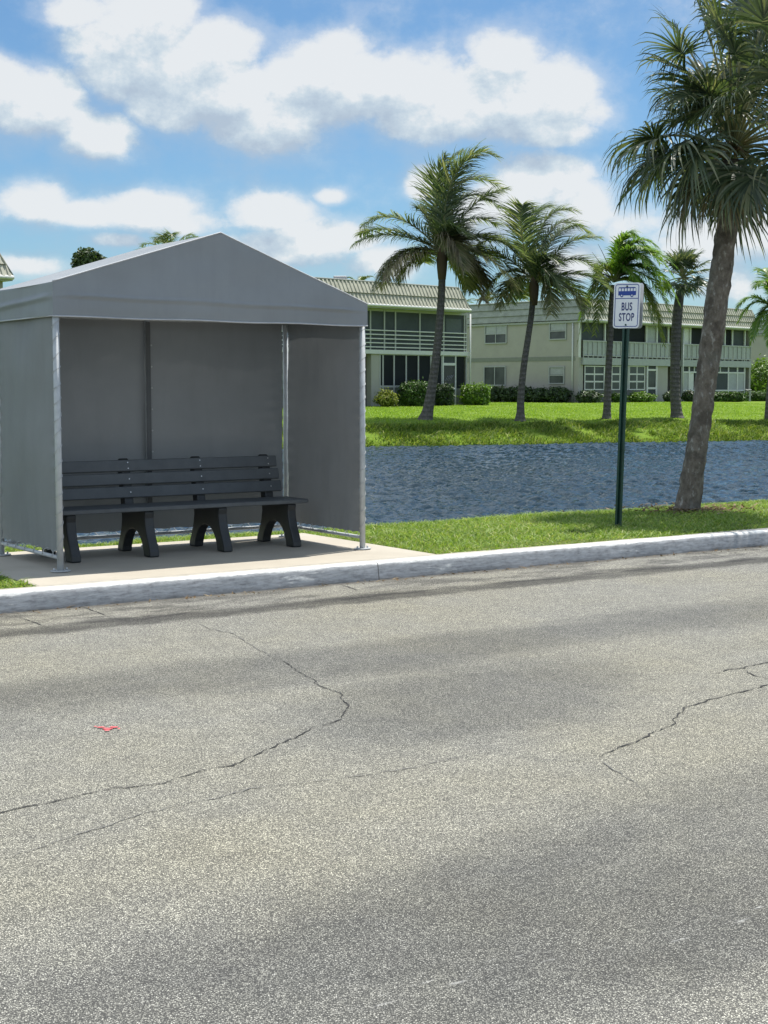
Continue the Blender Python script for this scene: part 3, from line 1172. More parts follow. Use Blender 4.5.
mb = MB()
mb.grid(canopy_part(True), 60, 44)
mb.grid(canopy_part(False), 40, 24)
for left in (True, False):
    def slope(i, j, left=left):
        d_ = -OH + i * (DEP + 2 * OH)
        ez = EZL if left else EZR
        u_e = -OH if left else WID + OH
        u_ = u_e + (WID / 2 - u_e) * j
        z_ = ez + (apex_t - ez) * j
        sag = math.sin(math.pi * i) * math.sin(math.pi * j) * .022 + mnoise.noise(Vector((i * 3, j * 3, 4 if left else 9))) * .008 * math.sin(math.pi * i) * math.sin(math.pi * j)
        z_ -= sag
        z_ -= .006 * math.sin(math.pi * i) * (1 - j)
        return S(u_, d_, z_)
    mb.grid(slope, 20, 24)

    def sideval(i, j, left=left):
        d_ = -OH + i * (DEP + 2 * OH)
        u_e = -OH if left else WID + OH
        ez, zb = (EZL, VL) if left else (EZR, VR)
        sg = -1 if left else 1
        zz = zb + (ez - zb) * j
        cr = .018 * math.exp(-((zz - zb - .16 + .05 * i) / .022) ** 2) + mnoise.noise(Vector((d_ * 2.5, zz * 5, 12))) * .014
        e = min(1, min(i, 1 - i) * 10)
        return S(u_e + sg * cr * e * (1 if j < .98 else .2), d_, zz - (.006 * math.sin(math.pi * i) if j > .98 else 0))
    mb.grid(sideval, 24, 26)
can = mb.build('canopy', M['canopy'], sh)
# piped hem along the bottom of the valance
hemmat = simple('hem_piping', (.46, .47, .49), .5)
mb = MB()
f_ = canopy_part(True)
mb.tube([Vector(f_(i / 60, 0)) - ZU * .004 for i in range(61)], .0065, 6)
mb.tube([Vector(f_(i / 60, 1)) + ZU * .004 for i in range(61)], .006, 6)
mb.tube([S(-OH, -OH, VL), S(-OH, DEP + OH, VL)], .006, 6)
mb.tube([S(WID + OH, -OH, VR), S(WID + OH, DEP + OH, VR)], .006, 6)
mb.build('hem', hemmat, can)
# roof frame inside
mb = MB()
for d_ in (.0, DEP):
    mb.tube([S(0, d_, EZL - .045), S(WID / 2, d_, apex_t - .045), S(WID, d_, EZR - .045)], .02, 8)
mb.tube([S(WID / 2, 0, apex_t - .06), S(WID / 2, DEP, apex_t - .06)], .02, 8)
for d_ in (0, DEP):
    for u_, ez in ((0, EZL), (WID, EZR)):
        mb.tube([S(u_, d_, TOPZ), S(u_, d_, ez - .05)], .02, 8)
mb.build('roof_frame', M['galv'], sh)

# ------------------------------------------------------------------ bench
feet = [onz(290, 546, 0), onz(225.5, 551.5, 0), onz(154.5, 557, 0), onz(78, 563.5, 0)]
fu = [uv(p) for p in feet]
print('bench front feet', fu, 'back', uv(onz(259, 541, 0)), uv(onz(194, 546.5, 0)))
FVB = sum(b for a, b in fu) / 4
bu = sorted(a for a, b in fu)
sp_ = (bu[3] - bu[0]) / 3
bus = [bu[0] + sp_ * i for i in range(4)]
bench = thing('bench', 'black and grey recycled plastic bench under the canopy', 'bench', W((bus[0] + bus[3]) / 2, FVB + .3, 0))
b0, b1 = bus[0] - .22, bus[3] + .20
BF = FVB - .005       # front of the front feet


def T(u_, d, z_):
    return W(u_, BF + d, z_)


for cu_ in bus:
    mb = MB()
    prof = [(-.055, 0), (-.048, .05), (-.018, .12), (.018, .19), (.045, .27), (.055, .34), (.046, .385), (.05, .405), (.455, .405), (.47, .42), (.553, .79), (.568, .835), (.600, .856), (.632, .845),
            (.645, .81), (.60, .56), (.565, .40), (.553, .31), (.575, .21), (.62, .11), (.655, .045), (.662, 0),
            (.535, 0), (.525, .05), (.49, .125), (.445, .18), (.39, .215), (.31, .228), (.23, .212), (.175, .175), (.13, .12), (.10, .05), (.09, 0)]
    # triangulate through the prism: split into convex-safe pieces using ngon
    mb.prism([T(cu_ - .046, a, b + .002) for a, b in prof], U * .092)
    so_ = mb.build('support', M['plasticblk'], bench)
    bv = so_.modifiers.new('bevel', 'BEVEL')
    bv.width = .012
    bv.segments = 2
    bv.limit_method = 'ANGLE'
    bv.angle_limit = R(50)
# seat slats
for (d0, wd) in ((.02, .14), (.17, .14), (.32, .13)):
    mb = MB()
    mb.obox(T(b0 - (.0), d0, .408), U * (b1 - b0 - .035), V * wd, ZU * .040, 0, .006)
    mb.build('seat_slat', M['plastic'], bench)
# back slats on the leaning uprights
lean = Vector((0, .085, .38)).normalized()
sl = V * lean.y + ZU * lean.z
nn_ = V * -lean.z + ZU * lean.y
for kk, zz in enumerate((.540, .660, .780)):
    dd_ = .47 + (.555 - .47) * ((zz - .42) / .38) - .002
    mb = MB()
    o_ = T(b0 + .03 + kk * -.0, dd_, zz - .046)
    mb.obox(o_, U * (b1 - b0 - .10 - kk * .012), sl * .105, nn_ * .038, 0, .006)
    bs = mb.build('back_slat', M['plastic'], bench)
    for cu_ in bus:
        for off in ((.02, .075) if kk == 2 else (.045,)):
            mb = MB()
            c0 = T(cu_ + .01, dd_, zz - .046) + sl * (off + .005) + nn_ * .0385
            mb.tube([c0, c0 + nn_ * .004], .006, 7)
            mb.build('screw', M['screw'], bs)

# ------------------------------------------------------------------ bus stop sign
sb = onz(618, 526.5, -.01)
st = at(627.5, 290, sb.y)
print('sign top', st, 'base', sb)
sg = thing('bus_stop_sign', 'white and blue bus stop sign on a leaning green post', 'street sign', sb)
ax = (st - sb).normalized()
SN = Vector((-.60, -.80, 0))
SN = (SN - ax * SN.dot(ax)).normalized()
SR = (-SN).cross(ax).normalized()     # rightwards seen from the front
if SR.x < 0:
    SR = -SR
mb = MB()
# U channel post
prof = [(-.041, .0), (-.041, .004), (-.020, .006), (-.016, .034), (.016, .034), (.020, .006), (.041, .004), (.041, 0), (.017, .0), (.013, .028), (-.013, .028), (-.017, 0)]
mb.prism([sb - ax * .1 + SR * a - SN * b for a, b in prof], ax * ((st - sb).length + .1))
post = mb.build('post', M['postgreen'], sg)
mb = MB()
for j in range(22):
    c0 = sb + ax * (.3 + j * .09) - SN * .0275
    mb.tube([c0, c0 + SN * .002], .005, 6)
mb.build('bolt_hole', M['crack'], post)


def plate_poly(cx_, cy_, w_, h_, r_, ofs, n=6):
    out = []
    for (qx, qy, a0) in ((1, 1, 0), (-1, 1, 90), (-1, -1, 180), (1, -1, 270)):
        for i in range(n + 1):
            a = R(a0 + 90 * i / n)
            out.append(PC + SR * (cx_ + qx * (w_ / 2 - r_) + r_ * math.cos(a)) + ax * (cy_ + qy * (h_ / 2 - r_) + r_ * math.sin(a)) + SN * ofs)
    return out


zc = at(627, 305.5, sb.y)
PC = sb + ax * ((zc - sb).dot(ax)) + SN * .004
PW, PH = .315, .487
mb = MB()
mb.prism(list(reversed(plate_poly(0, 0, PW, PH, .035, 0))), SN * .003)
plate = mb.build('sign_plate', M['signwhite'], sg)
mb = MB()
mb.prism(list(reversed(plate_poly(0.0, 0, PW, PH, .035, -.075))), SN * .003)
mb.build('rear_plate', M['aluminium'], sg, 'bare back plate of the sign')


def ringstrip(w_, h_, r_, th, ofs):
    o1 = plate_poly(0, 0, w_, h_, r_, ofs)
    o2 = plate_poly(0, 0, w_ - 2 * th, h_ - 2 * th, r_ - th, ofs)
    n = len(o1)
    return o1 + o2, [(i, (i + 1) % n, n + (i + 1) % n, n + i) for i in range(n)]


mb = MB()
vs, fs = ringstrip(PW - .03, PH - .03, .028, .008, .0045)
mb.add(vs, fs)
ly = .075
mb.quad(*[PC + SR * a + ax * b + SN * .0045 for a, b in ((-.137, ly - .004), (.137, ly - .004), (.137, ly + .004), (-.137, ly + .004))])
mb.build('border', M['signblue'], plate)
# bus pictogram
mb = MB()


def spoly(pts, ofs=.0045):
    mb.add([PC + SR * a + ax * b + SN * ofs for a, b in pts], [tuple(range(len(pts)))])


bx0, bx1, by0, by1 = -.105, .108, .108, .196
spoly([(bx0, by0), (bx1 - .006, by0), (bx1, by0 + .008), (bx1, by0 + .046), (bx0, by0 + .046)])           # lower body
spoly([(bx0, by1 - .012), (bx1 - .004, by1 - .012), (bx1 - .012, by1), (bx0 + .006, by1)])       # roof
nwin = 6
for i in range(nwin + 1):
    x = bx0 + (bx1 - bx0) * i / nwin
    spoly([(max(bx0, x - .0045), by0 + .046), (min(bx1, x + .0045), by0 + .046), (min(bx1, x + .0045), by1 - .012), (max(bx0, x - .0045), by1 - .012)])
for wx in (-.062, .06):
    spoly([(wx + .019 * math.cos(2 * math.pi * i / 16), by0 - .001 + .019 * math.sin(2 * math.pi * i / 16)) for i in range(16)], .0052)
mb.build('bus_pictogram', M['signblue'], plate)
mb = MB()
for wx in (-.062, .06):
    spoly([(wx + .008 * math.cos(2 * math.pi * i / 12), by0 - .001 + .008 * math.sin(2 * math.pi * i / 12)) for i in range(12)], .0060)
mb.build('wheel_hub', M['signwhite'], plate)


def lettering(txt, cx_, cy_, height, xs):
    cu_ = bpy.data.curves.new('lettering', 'FONT')
    cu_.body = txt
    cu_.align_x = 'CENTER'
    cu_.size = 1.0
    cu_.offset = .022
    cu_.space_character = 1.12
    tmp = bpy.data.objects.new('tmp', cu_)
    COL.objects.link(tmp)
    dg = bpy.context.evaluated_depsgraph_get()
    me = bpy.data.meshes.new_from_object(tmp.evaluated_get(dg))
    bpy.data.objects.remove(tmp)
    ys = [v_.co.y for v_ in me.vertices]
    sc = height / (max(ys) - min(ys))
    y0 = min(ys)
    for v_ in me.vertices:
        P = PC + SR * (cx_ + v_.co.x * sc * xs) + ax * (cy_ + (v_.co.y - y0) * sc) + SN * .0048
        v_.co = P - sg.location
    me.materials.clear()
    me.materials.append(M['signnavy'])
    o_ = bpy.data.objects.new('lettering', me)
    COL.objects.link(o_)
    o_.parent = plate
    return o_


lettering('BUS', .004, -.055, .088, .60)
lettering('STOP', .004, -.168, .088, .60)
for yy in (.205, -.208):
    mb = MB()
    c0 = PC + ax * yy + SN * .003
    mb.tube([c0, c0 + SN * .008], .010, 8)
    mb.build('bolt', M['postgreen'], sg)

# ------------------------------------------------------------------ palms
def bez(a, b, c, n):
    return [a * (1 - t) ** 2 + b * 2 * t * (1 - t) + c * t * t for t in [i / n for i in range(n + 1)]]


WIND = Vector((.85, .25, .05))


def frond(root, P0, P1, P2, mats, leaflen, npair, wind=.5, grav=.55, width=.045, rad=.03, label=None, seed=0, name='frond'):
    rd = random.Random(seed)
    C = bez(P0, P1, P2, 26)
    mb_ = MB()
    mb_.tube(C, [rad * (1 - .85 * i / 26) for i in range(27)], 5, 0)
    L = sum((b - a).length for a, b in zip(C, C[1:]))
    for i in range(npair):
        t_ = .10 + .90 * (i / (npair - 1)) ** .95
        x = t_ * 26
        i0 = min(25, int(x))
        p = C[i0].lerp(C[i0 + 1], x - i0)
        d = (C[i0 + 1] - C[i0]).normalized()
        side = d.cross(ZU)
        if side.length < .15:
            side = d.cross(Vector((.3, 1, 0)))
        side.normalize()
        upv = side.cross(d)
        ll = leaflen * (.55 + .45 * math.sin(math.pi * min(1, t_ * .9 + .1))) * (1 - .35 * max(0, t_ - .75) / .25)
        for s_ in (-1, 1):
            if rd.random() < .06:
                continue
            l_ = ll * rd.uniform(.75, 1.1)
            dirn = (side * (s_ * rd.uniform(.6, .9)) + d * rd.uniform(.45, .75) + upv * rd.uniform(-.05, .3)).normalized()
            wdir = d.cross(dirn).cross(dirn).normalized()
            q = p.copy()
            pts_ = []
            ns = 4
            for k_ in range(ns + 1):
                f = k_ / ns
                w_ = width * (1 - f ** 1.5) * (.6 + .4 * min(1, f * 4))
                pts_ += [q - wdir * w_ / 2, q + wdir * w_ / 2]
                q = q + dirn * (l_ / ns)
                dirn = (dirn + (Vector((0, 0, -1)) * grav + WIND * wind) * (.20 + .26 * f) * rd.uniform(.6, 1.4)).normalized()
            mb_.add(pts_, [(2 * k_, 2 * k_ + 1, 2 * k_ + 3, 2 * k_ + 2) for k_ in range(ns)], 1)
    return mb_.build(name, mats, root, label)


def trunk(root, pix, Y, radii, mat, n=14, rough=.0, sub=6, Y1=None):
    P = [at(x, y, Y + ((Y1 - Y) * i / (len(pix) - 1) if Y1 else 0)) for i, (x, y) in enumerate(pix)]
    pts, rr = [], []
    for i in range(len(P) - 1):
        p0, p1, p2, p3 = P[max(0, i - 1)], P[i], P[i + 1], P[min(len(P) - 1, i + 2)]
        for j in range(sub):
            t_ = j / sub
            pts.append(.5 * ((2 * p1) + (p2 - p0) * t_ + (2 * p0 - 5 * p1 + 4 * p2 - p3) * t_ * t_ + (3 * p1 - p0 - 3 * p2 + p3) * t_ ** 3))
            rr.append(radii[i] + (radii[i + 1] - radii[i]) * t_)
    pts.append(P[-1]); rr.append(radii[-1])
    pts[0] = pts[0] - ZU * .15
    if rough:
        rr = [r_ * (1 + rough * mnoise.noise(Vector((i * .9, 3, 1)))) for i, r_ in enumerate(rr)]
    mb_ = MB()
    mb_.tube(pts, rr, n)
    if rough:
        # knobbly bark
        mb_.v = [tuple(Vector(p) + Vector((mnoise.noise(Vector(p) * 9), mnoise.noise(Vector(p) * 9 + Vector((7, 0, 0))), 0)) * .018) for p in mb_.v]
    o_ = mb_.build('trunk', mat, root)
    return o_, pts


def coconut(label, pix, radii, Y, crown, fronds, extra, dry, S_=1.0, seed=1, leaflen=1.3, group=None, name='coconut_palm'):
    base = at(pix[0][0], pix[0][1], Y)
    root = thing(name, label, 'palm tree', base, group)
    trunk(root, pix, Y, radii, M['cocotrunk'], 12)
    C0 = at(crown[0], crown[1], Y)
    rd = random.Random(seed)
    sc = Y / F
    mb_ = MB()
    # fibrous crownshaft
    mb_.tube([C0 - ZU * .9 * S_, C0 - ZU * .45 * S_, C0 - ZU * .1, C0 + ZU * .5 * S_], [.15 * S_, .20 * S_, .22 * S_, .08 * S_], 9)
    mb_.build('crownshaft', M['boot'], root)
    i = 0
    for (c, tp, dep, kind) in fronds:
        P1 = at(c[0], c[1], Y) + Vector((0, dep * .6, 0))
        P2 = at(tp[0], tp[1], Y) + Vector((0, dep, 0))
        m_ = {'g': [M['rachis'], M['coco']], 'm': [M['rachis'], M['cocomid']], 'd': [M['rachis'], M['cocodry']]}[kind]
        frond(root, C0 + Vector((rd.uniform(-.1, .1), rd.uniform(-.1, .1), rd.uniform(-.1, .2))), P1, P2, m_, leaflen * S_ * rd.uniform(.9, 1.15), 80,
              wind=.80, grav=.85 if kind == 'g' else 1.5, width=.062 * S_, rad=.035 * S_, seed=seed * 100 + i,
              label={'g': None, 'm': None, 'd': 'dry brown drooping frond'}[kind])
        i += 1
    for (a_, e_, L_) in extra:
        a_, e_ = R(a_), R(e_)
        d = Vector((math.cos(e_) * math.cos(a_), math.cos(e_) * math.sin(a_), math.sin(e_)))
        P1 = C0 + d * L_ * .6
        P2 = C0 + Vector((d.x, d.y, 0)) * L_ * .95 + ZU * (L_ * (.55 * d.z - .25)) + WIND * .9 * S_
        frond(root, C0, P1, P2, [M['rachis'], M['coco']], leaflen * S_, 90, .80, .85, .062 * S_, .035 * S_, seed=seed * 100 + i)
        i += 1
    for j in range(5):
        pass
    return root, C0


Yc1 = ground(427, 420).y
print('coconut1 Y', Yc1)
coconut('tall coconut palm with curved trunk in front of the screened balcony', [(425, 421), (428, 410), (433, 380), (437.5, 345), (440.5, 310), (442, 280), (442, 262)],
        [.34, .22, .175, .16, .15, .14, .13], Yc1, (442, 256),
        [((446, 150), (503, 186), .6, 'g'), ((450, 128), (497, 160), -.6, 'g'), ((470, 195), (505, 190), -.3, 'g'), ((432, 165), (462, 150), .3, 'g'),
         ((428, 190), (445, 158), -.5, 'g'), ((455, 165), (500, 205), .9, 'g'), ((465, 200), (500, 222), 1.2, 'g'), ((440, 165), (478, 160), -1.2, 'g'),
         ((480, 215), (528, 262), -.5, 'g'), ((490, 235), (523, 280), .6, 'g'), ((470, 222), (516, 246), 1.0, 'g'), ((478, 238), (515, 290), -1.2, 'm'),
         ((398, 200), (363, 226), -.4, 'g'), ((392, 222), (354, 246), -.6, 'g'), ((385, 216), (360, 232), 1.0, 'g'),
         ((390, 238), (373, 290), -.3, 'm'), ((400, 240), (380, 285), .8, 'm'), ((395, 246), (386, 282), -1.0, 'd'), ((408, 255), (398, 280), .4, 'm'),
         ((425, 208), (418, 208), .2, 'g'), ((450, 215), (464, 272), -1.2, 'd'), ((447, 222), (458, 268), -1.4, 'm'),
         ((478, 255), (482, 300), -.2, 'd'), ((470, 250), (490, 290), .4, 'd'), ((482, 250), (476, 288), .8, 'm'), ((462, 262), (468, 288), .6, 'm')],
        [(90, 40, 3.4), (80, 10, 3.2), (100, 65, 3.2), (-85, 55, 3.0), (120, 25, 3.2), (60, 30, 3.2)], 4, 1.0, seed=3)

Yc2 = ground(520, 421).y
coconut('slender coconut palm before the shaded end wall with two window columns', [(520, 422), (520.5, 412), (521, 395), (524, 365), (528.5, 335), (532, 310), (533, 290)],
        [.25, .16, .14, .13, .12, .115, .115], Yc2, (534, 284),
        [((522, 205), (552, 205), .4, 'g'), ((535, 200), (575, 212), -.4, 'g'), ((548, 195), (590, 232), .5, 'g'), ((560, 232), (596, 240), -.8, 'g'),
         ((575, 238), (603, 276), .3, 'g'), ((580, 262), (606, 290), -.6, 'g'), ((565, 262), (588, 302), .8, 'g'), ((570, 275), (580, 312), -.8, 'm'),
         ((505, 222), (478, 245), .4, 'g'), ((495, 236), (465, 262), -.5, 'g'), ((505, 255), (480, 300), .2, 'g'), ((510, 265), (497, 308), -.8, 'm'),
         ((515, 225), (520, 208), -.9, 'g'), ((550, 262), (548, 315), -1.0, 'm'), ((542, 250), (560, 300), -1.3, 'g'), ((520, 262), (514, 300), 1.0, 'g'), ((552, 225), (580, 222), 1.2, 'g')],
        [(90, 40, 3.0), (70, 20, 2.8), (-80, 60, 2.8), (110, 10, 2.8)], 3, .92, seed=8)

# bushy feather palm behind the sign
Y3 = ground(608, 419).y
root = thing('feather_palm', 'bright green drooping feather palm rising directly behind the bus stop sign', 'palm tree', at(607, 419, Y3))
trunk(root, [(606.5, 420), (607, 410), (608, 380), (610, 340), (611.5, 310), (613, 285)], Y3, [.22, .16, .14, .13, .125, .11], M['cocotrunk'])
C0 = at(614, 282, Y3)
i = 0
for (c, tp, dep, kind) in [((622, 225), (650, 248), 0, 'q'), ((630, 222), (662, 262), .5, 'q'), ((640, 222), (672, 280), -.5, 'q'), ((640, 240), (668, 300), .2, 'q'), ((648, 238), (676, 296), .9, 'q'),
                           ((635, 232), (655, 282), -1.0, 'q'), ((628, 238), (640, 268), -1.4, 'q'), ((625, 228), (634, 244), 1.0, 'q'), ((640, 255), (654, 320), -.3, 'y'), ((648, 262), (664, 338), .3, 'y'),
                           ((640, 268), (650, 328), -.8, 'y'), ((645, 258), (668, 345), .8, 'y'), ((650, 270), (660, 325), 0, 'y'),
                           ((635, 225), (668, 255), 1.2, 'q'), ((642, 232), (670, 270), -1.3, 'q'), ((632, 240), (652, 262), .7, 'q'), ((638, 246), (660, 290), -.5, 'q'), ((645, 250), (672, 310), .6, 'q'),
                           ((618, 240), (640, 252), -1.5, 'q'), ((628, 222), (655, 250), -.8, 'q'), ((606, 245), (596, 280), .6, 'q'), ((650, 240), (678, 305), -.3, 'q'), ((622, 250), (634, 290), -1.2, 'q'),
                           ((600, 240), (586, 330), -.2, 'y'), ((595, 252), (578, 345), .3, 'y'), ((603, 262), (592, 335), -.8, 'y'), ((598, 268), (582, 320), .8, 'q'), ((620, 215), (640, 238), .3, 'q'), ((616, 232), (628, 238), -.5, 'q')]:
    mm = [M['rachis'], M['queen'] if kind == 'q' else M['queenyellow']]
    frond(root, C0, at(c[0], c[1], Y3) + Vector((0, dep * .6, 0)), at(tp[0], tp[1], Y3) + Vector((0, dep, 0)), mm, .78, 62, .25, 1.1, .06, .03, seed=900 + i)
    i += 1
for (c, tp) in (((608, 262), (598, 244)), ((604, 268), (592, 252)), ((604, 276), (588, 268))):
    mb = MB()
    mb.tube(bez(C0, at(c[0], c[1], Y3), at(tp[0], tp[1], Y3), 8), [.03 - .003 * j for j in range(9)], 5)
    mb.build('bare_frond', M['wood'], root, 'dead leafless frond stalk')


def fan(root, C0, hub, axis, R_, mats, seed, nseg=38, droop=.6, petr=.02, spread=118, wfac=1.0, wind=.25, label=None):
    """costapalmate fan leaf on its stalk"""
    rd = random.Random(seed)
    axis = axis.normalized()
    mb_ = MB()
    mid = C0.lerp(hub, .5) + ZU * (hub - C0).length * .12
    mb_.tube(bez(C0, mid, hub, 8), [petr * (1.5 - .08 * j) for j in range(9)], 6, 0)
    side = axis.cross(ZU)
    if side.length < .2:
        side = Vector((1, 0, 0))
    side.normalize()
    tilt = rd.uniform(-.5, .5)
    nrm = side.cross(axis)
    side = (side * math.cos(tilt) + nrm * math.sin(tilt)).normalized()
    nrm = side.cross(axis)
    for i in range(nseg):
        a = R(-spread + 2 * spread * (i + .5) / nseg + rd.uniform(-2, 2))
        # the costa carries the middle segments further out
        o_ = hub + axis * (R_ * .22 * math.cos(a / 2) ** 2)
        d = (axis * math.cos(a) + side * math.sin(a) + nrm * (.18 * abs(math.sin(a)) + rd.uniform(-.05, .05))).normalized()
        l_ = R_ * (.72 + .28 * math.cos(a * .8)) * rd.uniform(.85, 1.08)
        w0 = 2 * R_ * .47 * math.sin(R(spread / nseg)) * wfac * rd.uniform(.75, 1.1)
        q = o_.copy()
        dirn = d.copy()
        pts_ = []
        ns = 6
        twist = rd.uniform(-1.3, 1.3)
        rl = rd.uniform(.6, 1.5)
        for k_ in range(ns + 1):
            f = k_ / ns
            wv = nrm.cross(dirn).normalized()
            wv = (wv * math.cos(twist * f) + nrm * math.sin(twist * f)).normalized()
            prof_ = (.4 + 2.2 * f) if f < .3 else 1.06 * (1 - (f - .3) / .7) ** .65
            w_ = w0 * max(0.03, prof_) * .9
            pts_ += [q - wv * w_ / 2, q + wv * w_ / 2]
            q = q + dirn * (l_ / ns)
            dirn = (dirn + (Vector((0, 0, -1)) * droop * rd.uniform(.6, 1.4) + WIND * wind * rd.uniform(.5, 1.3)) * (.10 + .8 * f * f + .22 * f) * rl).normalized()
        mb_.add(pts_, [(2 * k_, 2 * k_ + 1, 2 * k_ + 3, 2 * k_ + 2) for k_ in range(ns)], 1)
    return mb_.build('frond', mats, root, label)


# big cabbage palm on the near verge
sbase = onz(686, 511, -.02)
Ys = sbase.y
root = thing('cabbage_palm', 'large cabbage palm with patchy leaning trunk on the near verge', 'palm tree', sbase)
trunk(root, [(687, 513), (689, 500), (695, 460), (701, 420), (707, 375), (713, 330), (719, 285), (724, 250), (728, 215), (731, 185), (733, 160)], Ys,
      [.175, .152, .134, .128, .130, .142, .140, .133, .130, .135, .11], M['sabaltrunk'], 22, .05, 8)
C0 = at(734, 150, Ys)
rd = random.Random(21)
pxm = Ys / F
leaves = [  # hub px, axis angle, radius px, depth m
    (672, 138, 196, 74, -.2), (684, 146, 215, 78, -.5), (676, 146, 205, 70, .3), (698, 160, 235, 72, -.3), (706, 168, 250, 70, .3), (664, 134, 188, 62, .1), (690, 152, 240, 70, -.7),
    (715, 172, 262, 62, -.7), (678, 150, 225, 64, .6),
    (684, 60, 150, 46, -.2), (694, 44, 125, 48, .3), (686, 100, 200, 44, -.4), (694, 74, 165, 44, .3),
    (708, 30, 110, 60, 0), (722, 14, 100, 66, .4), (735, 0, 90, 70, -.4), (748, 20, 75, 70, .3), (765, 30, 60, 72, -.2), (775, 60, 40, 75, .4), (780, 95, 20, 78, -.3),
    (790, 120, 0, 80, .2), (785, 150, -20, 80, -.3), (775, 170, -45, 76, .3), (762, 175, -65, 70, -.4), (748, 180, -80, 66, .5), (735, 178, -95, 60, -.8), (757, 165, -60, 72, -.9),
    (715, 60, 120, 60, -.7), (740, 50, 80, 66, -.9), (760, 90, 40, 70, -1.0), (765, 130, -10, 70, -1.0), (745, 140, -60, 66, -1.1), (722, 110, 200, 56, -.9), (735, 80, 95, 62, 1.0),
    (752, 110, 30, 66, .9), (720, 140, 220, 62, .8), (740, 160, -85, 62, .9), (726, 120, 180, 50, -1.1), (755, 60, 60, 66, .8), (705, 95, 150, 46, .7), (742, 100, 60, 60, -1.15),
]
for j in range(24):
    a_ = rd.uniform(0, 360)
    q_ = rd.uniform(18, 48)
    el_ = 20 if 60 < a_ < 120 else 0
    leaves.append((744 + q_ * 1.0 * math.cos(R(a_)), 112 - q_ * 1.2 * math.sin(R(a_)), a_, rd.uniform(52, 68), rd.uniform(-1.0, 1.0)))
for i, (hx, hy, an, rr, dep) in enumerate(leaves):
    hub = at(hx, hy, Ys) + Vector((0, dep, 0))
    a_ = R(an)
    axis = Vector((math.cos(a_), dep * .55, math.sin(a_)))
    fan(root, C0, hub, axis, rr * pxm, [M['rachis'], M['sabal']], 300 + i, 40, .95 if hy > 100 else .75, .013, wind=.42)
# dry old leaf bases and hanging dead leaves
mb = MB()
for i in range(90):
    a_ = rd.uniform(0, 2 * math.pi)
    h_ = rd.uniform(-.75, .25)
    c0 = C0 + Vector((-.02 + h_ * .05, 0, h_)) + Vector((math.cos(a_), math.sin(a_), 0)) * .13
    out = Vector((math.cos(a_), math.sin(a_), 0))
    l_ = rd.uniform(.15, .42)
    tp = c0 + out * l_ * .5 + ZU * l_ * rd.uniform(-.8, .7)
    sd_ = out.cross(ZU) * rd.uniform(.01, .03)
    mid = c0.lerp(tp, .5) + out * .05
    mb.add([c0 - sd_, c0 + sd_, mid + sd_ * .8, mid - sd_ * .8, tp], [(0, 1, 2, 3), (3, 2, 4)])
mb.build('leaf_base', M['boot'], root, 'brown fibrous old leaf bases')
for i, (hx, hy, an, rr, dep) in enumerate([(712, 178, 245, 52, -.35), (722, 186, 262, 46, -.5), (704, 172, 235, 56, -.1), (738, 188, -80, 44, -.4)]):
    hub = at(hx, hy, Ys) + Vector((0, dep, 0))
    axis = Vector((math.cos(R(an)), dep * .4, math.sin(R(an))))
    fan(root, C0 - ZU * .2, hub, axis, rr * pxm, [M['boot'], M['cocodry']], 700 + i, 22, .9, .012, 80, label='dry brown hanging frond')
# litter at its foot
nl = 420
a = rng.uniform(0, 2 * np.pi, nl)
r_ = np.abs(rng.normal(0, .45, nl)) + .15
pp = np.stack([sbase.x + .1 + np.cos(a) * r_ * 1.1, sbase.y + np.sin(a) * r_ * .8, np.full(nl, .015)], 1)
o = blades('leaf_litter', pp, rng.uniform(.015, .045, nl), .03, M['deadleaf'], 3.0)
tag(o, 'dry brown leaf litter around the foot of the big palm', 'leaf litter', kind='stuff')

nl = 260
uu = rng.uniform(-1.5, 9, nl)
vv = -np.abs(rng.normal(0, .09, nl)) - .02
pp = Wn(uu, vv, np.full(nl, ROADZ + .008))
o = blades('leaf_litter', pp, rng.uniform(.01, .03, nl), .016, M['deadleaf'], 2.5)
tag(o, 'scattered dry leaf bits and grit lying along the foot of the kerb', 'leaf litter', kind='stuff')

# small fan palm on the lawn
Y4 = ground(676, 418).y
base = at(676, 418, Y4)
root = thing('cabbage_palm', 'smaller fan palm on the far lawn left of the big trunk', 'palm tree', base)
trunk(root, [(677, 419), (676.5, 412), (675, 390), (675.5, 350), (677.5, 315), (681, 285)], Y4, [.34, .24, .20, .195, .21, .16], M['cocotrunk'])
C0 = at(683, 278, Y4)
rd = random.Random(5)
for i in range(34):
    a_ = rd.uniform(0, 2 * math.pi)
    e_ = rd.uniform(-.7, 1.35)
    d = Vector((math.cos(e_) * math.cos(a_), math.cos(e_) * math.sin(a_), math.sin(e_)))
    hub = C0 + d * rd.uniform(.45, .75)
    fan(root, C0, hub, d + ZU * -.1, rd.uniform(.6, .78), [M['rachis'], M['sabal']], 1200 + i, 22, .6, .02, 115, 1.2)

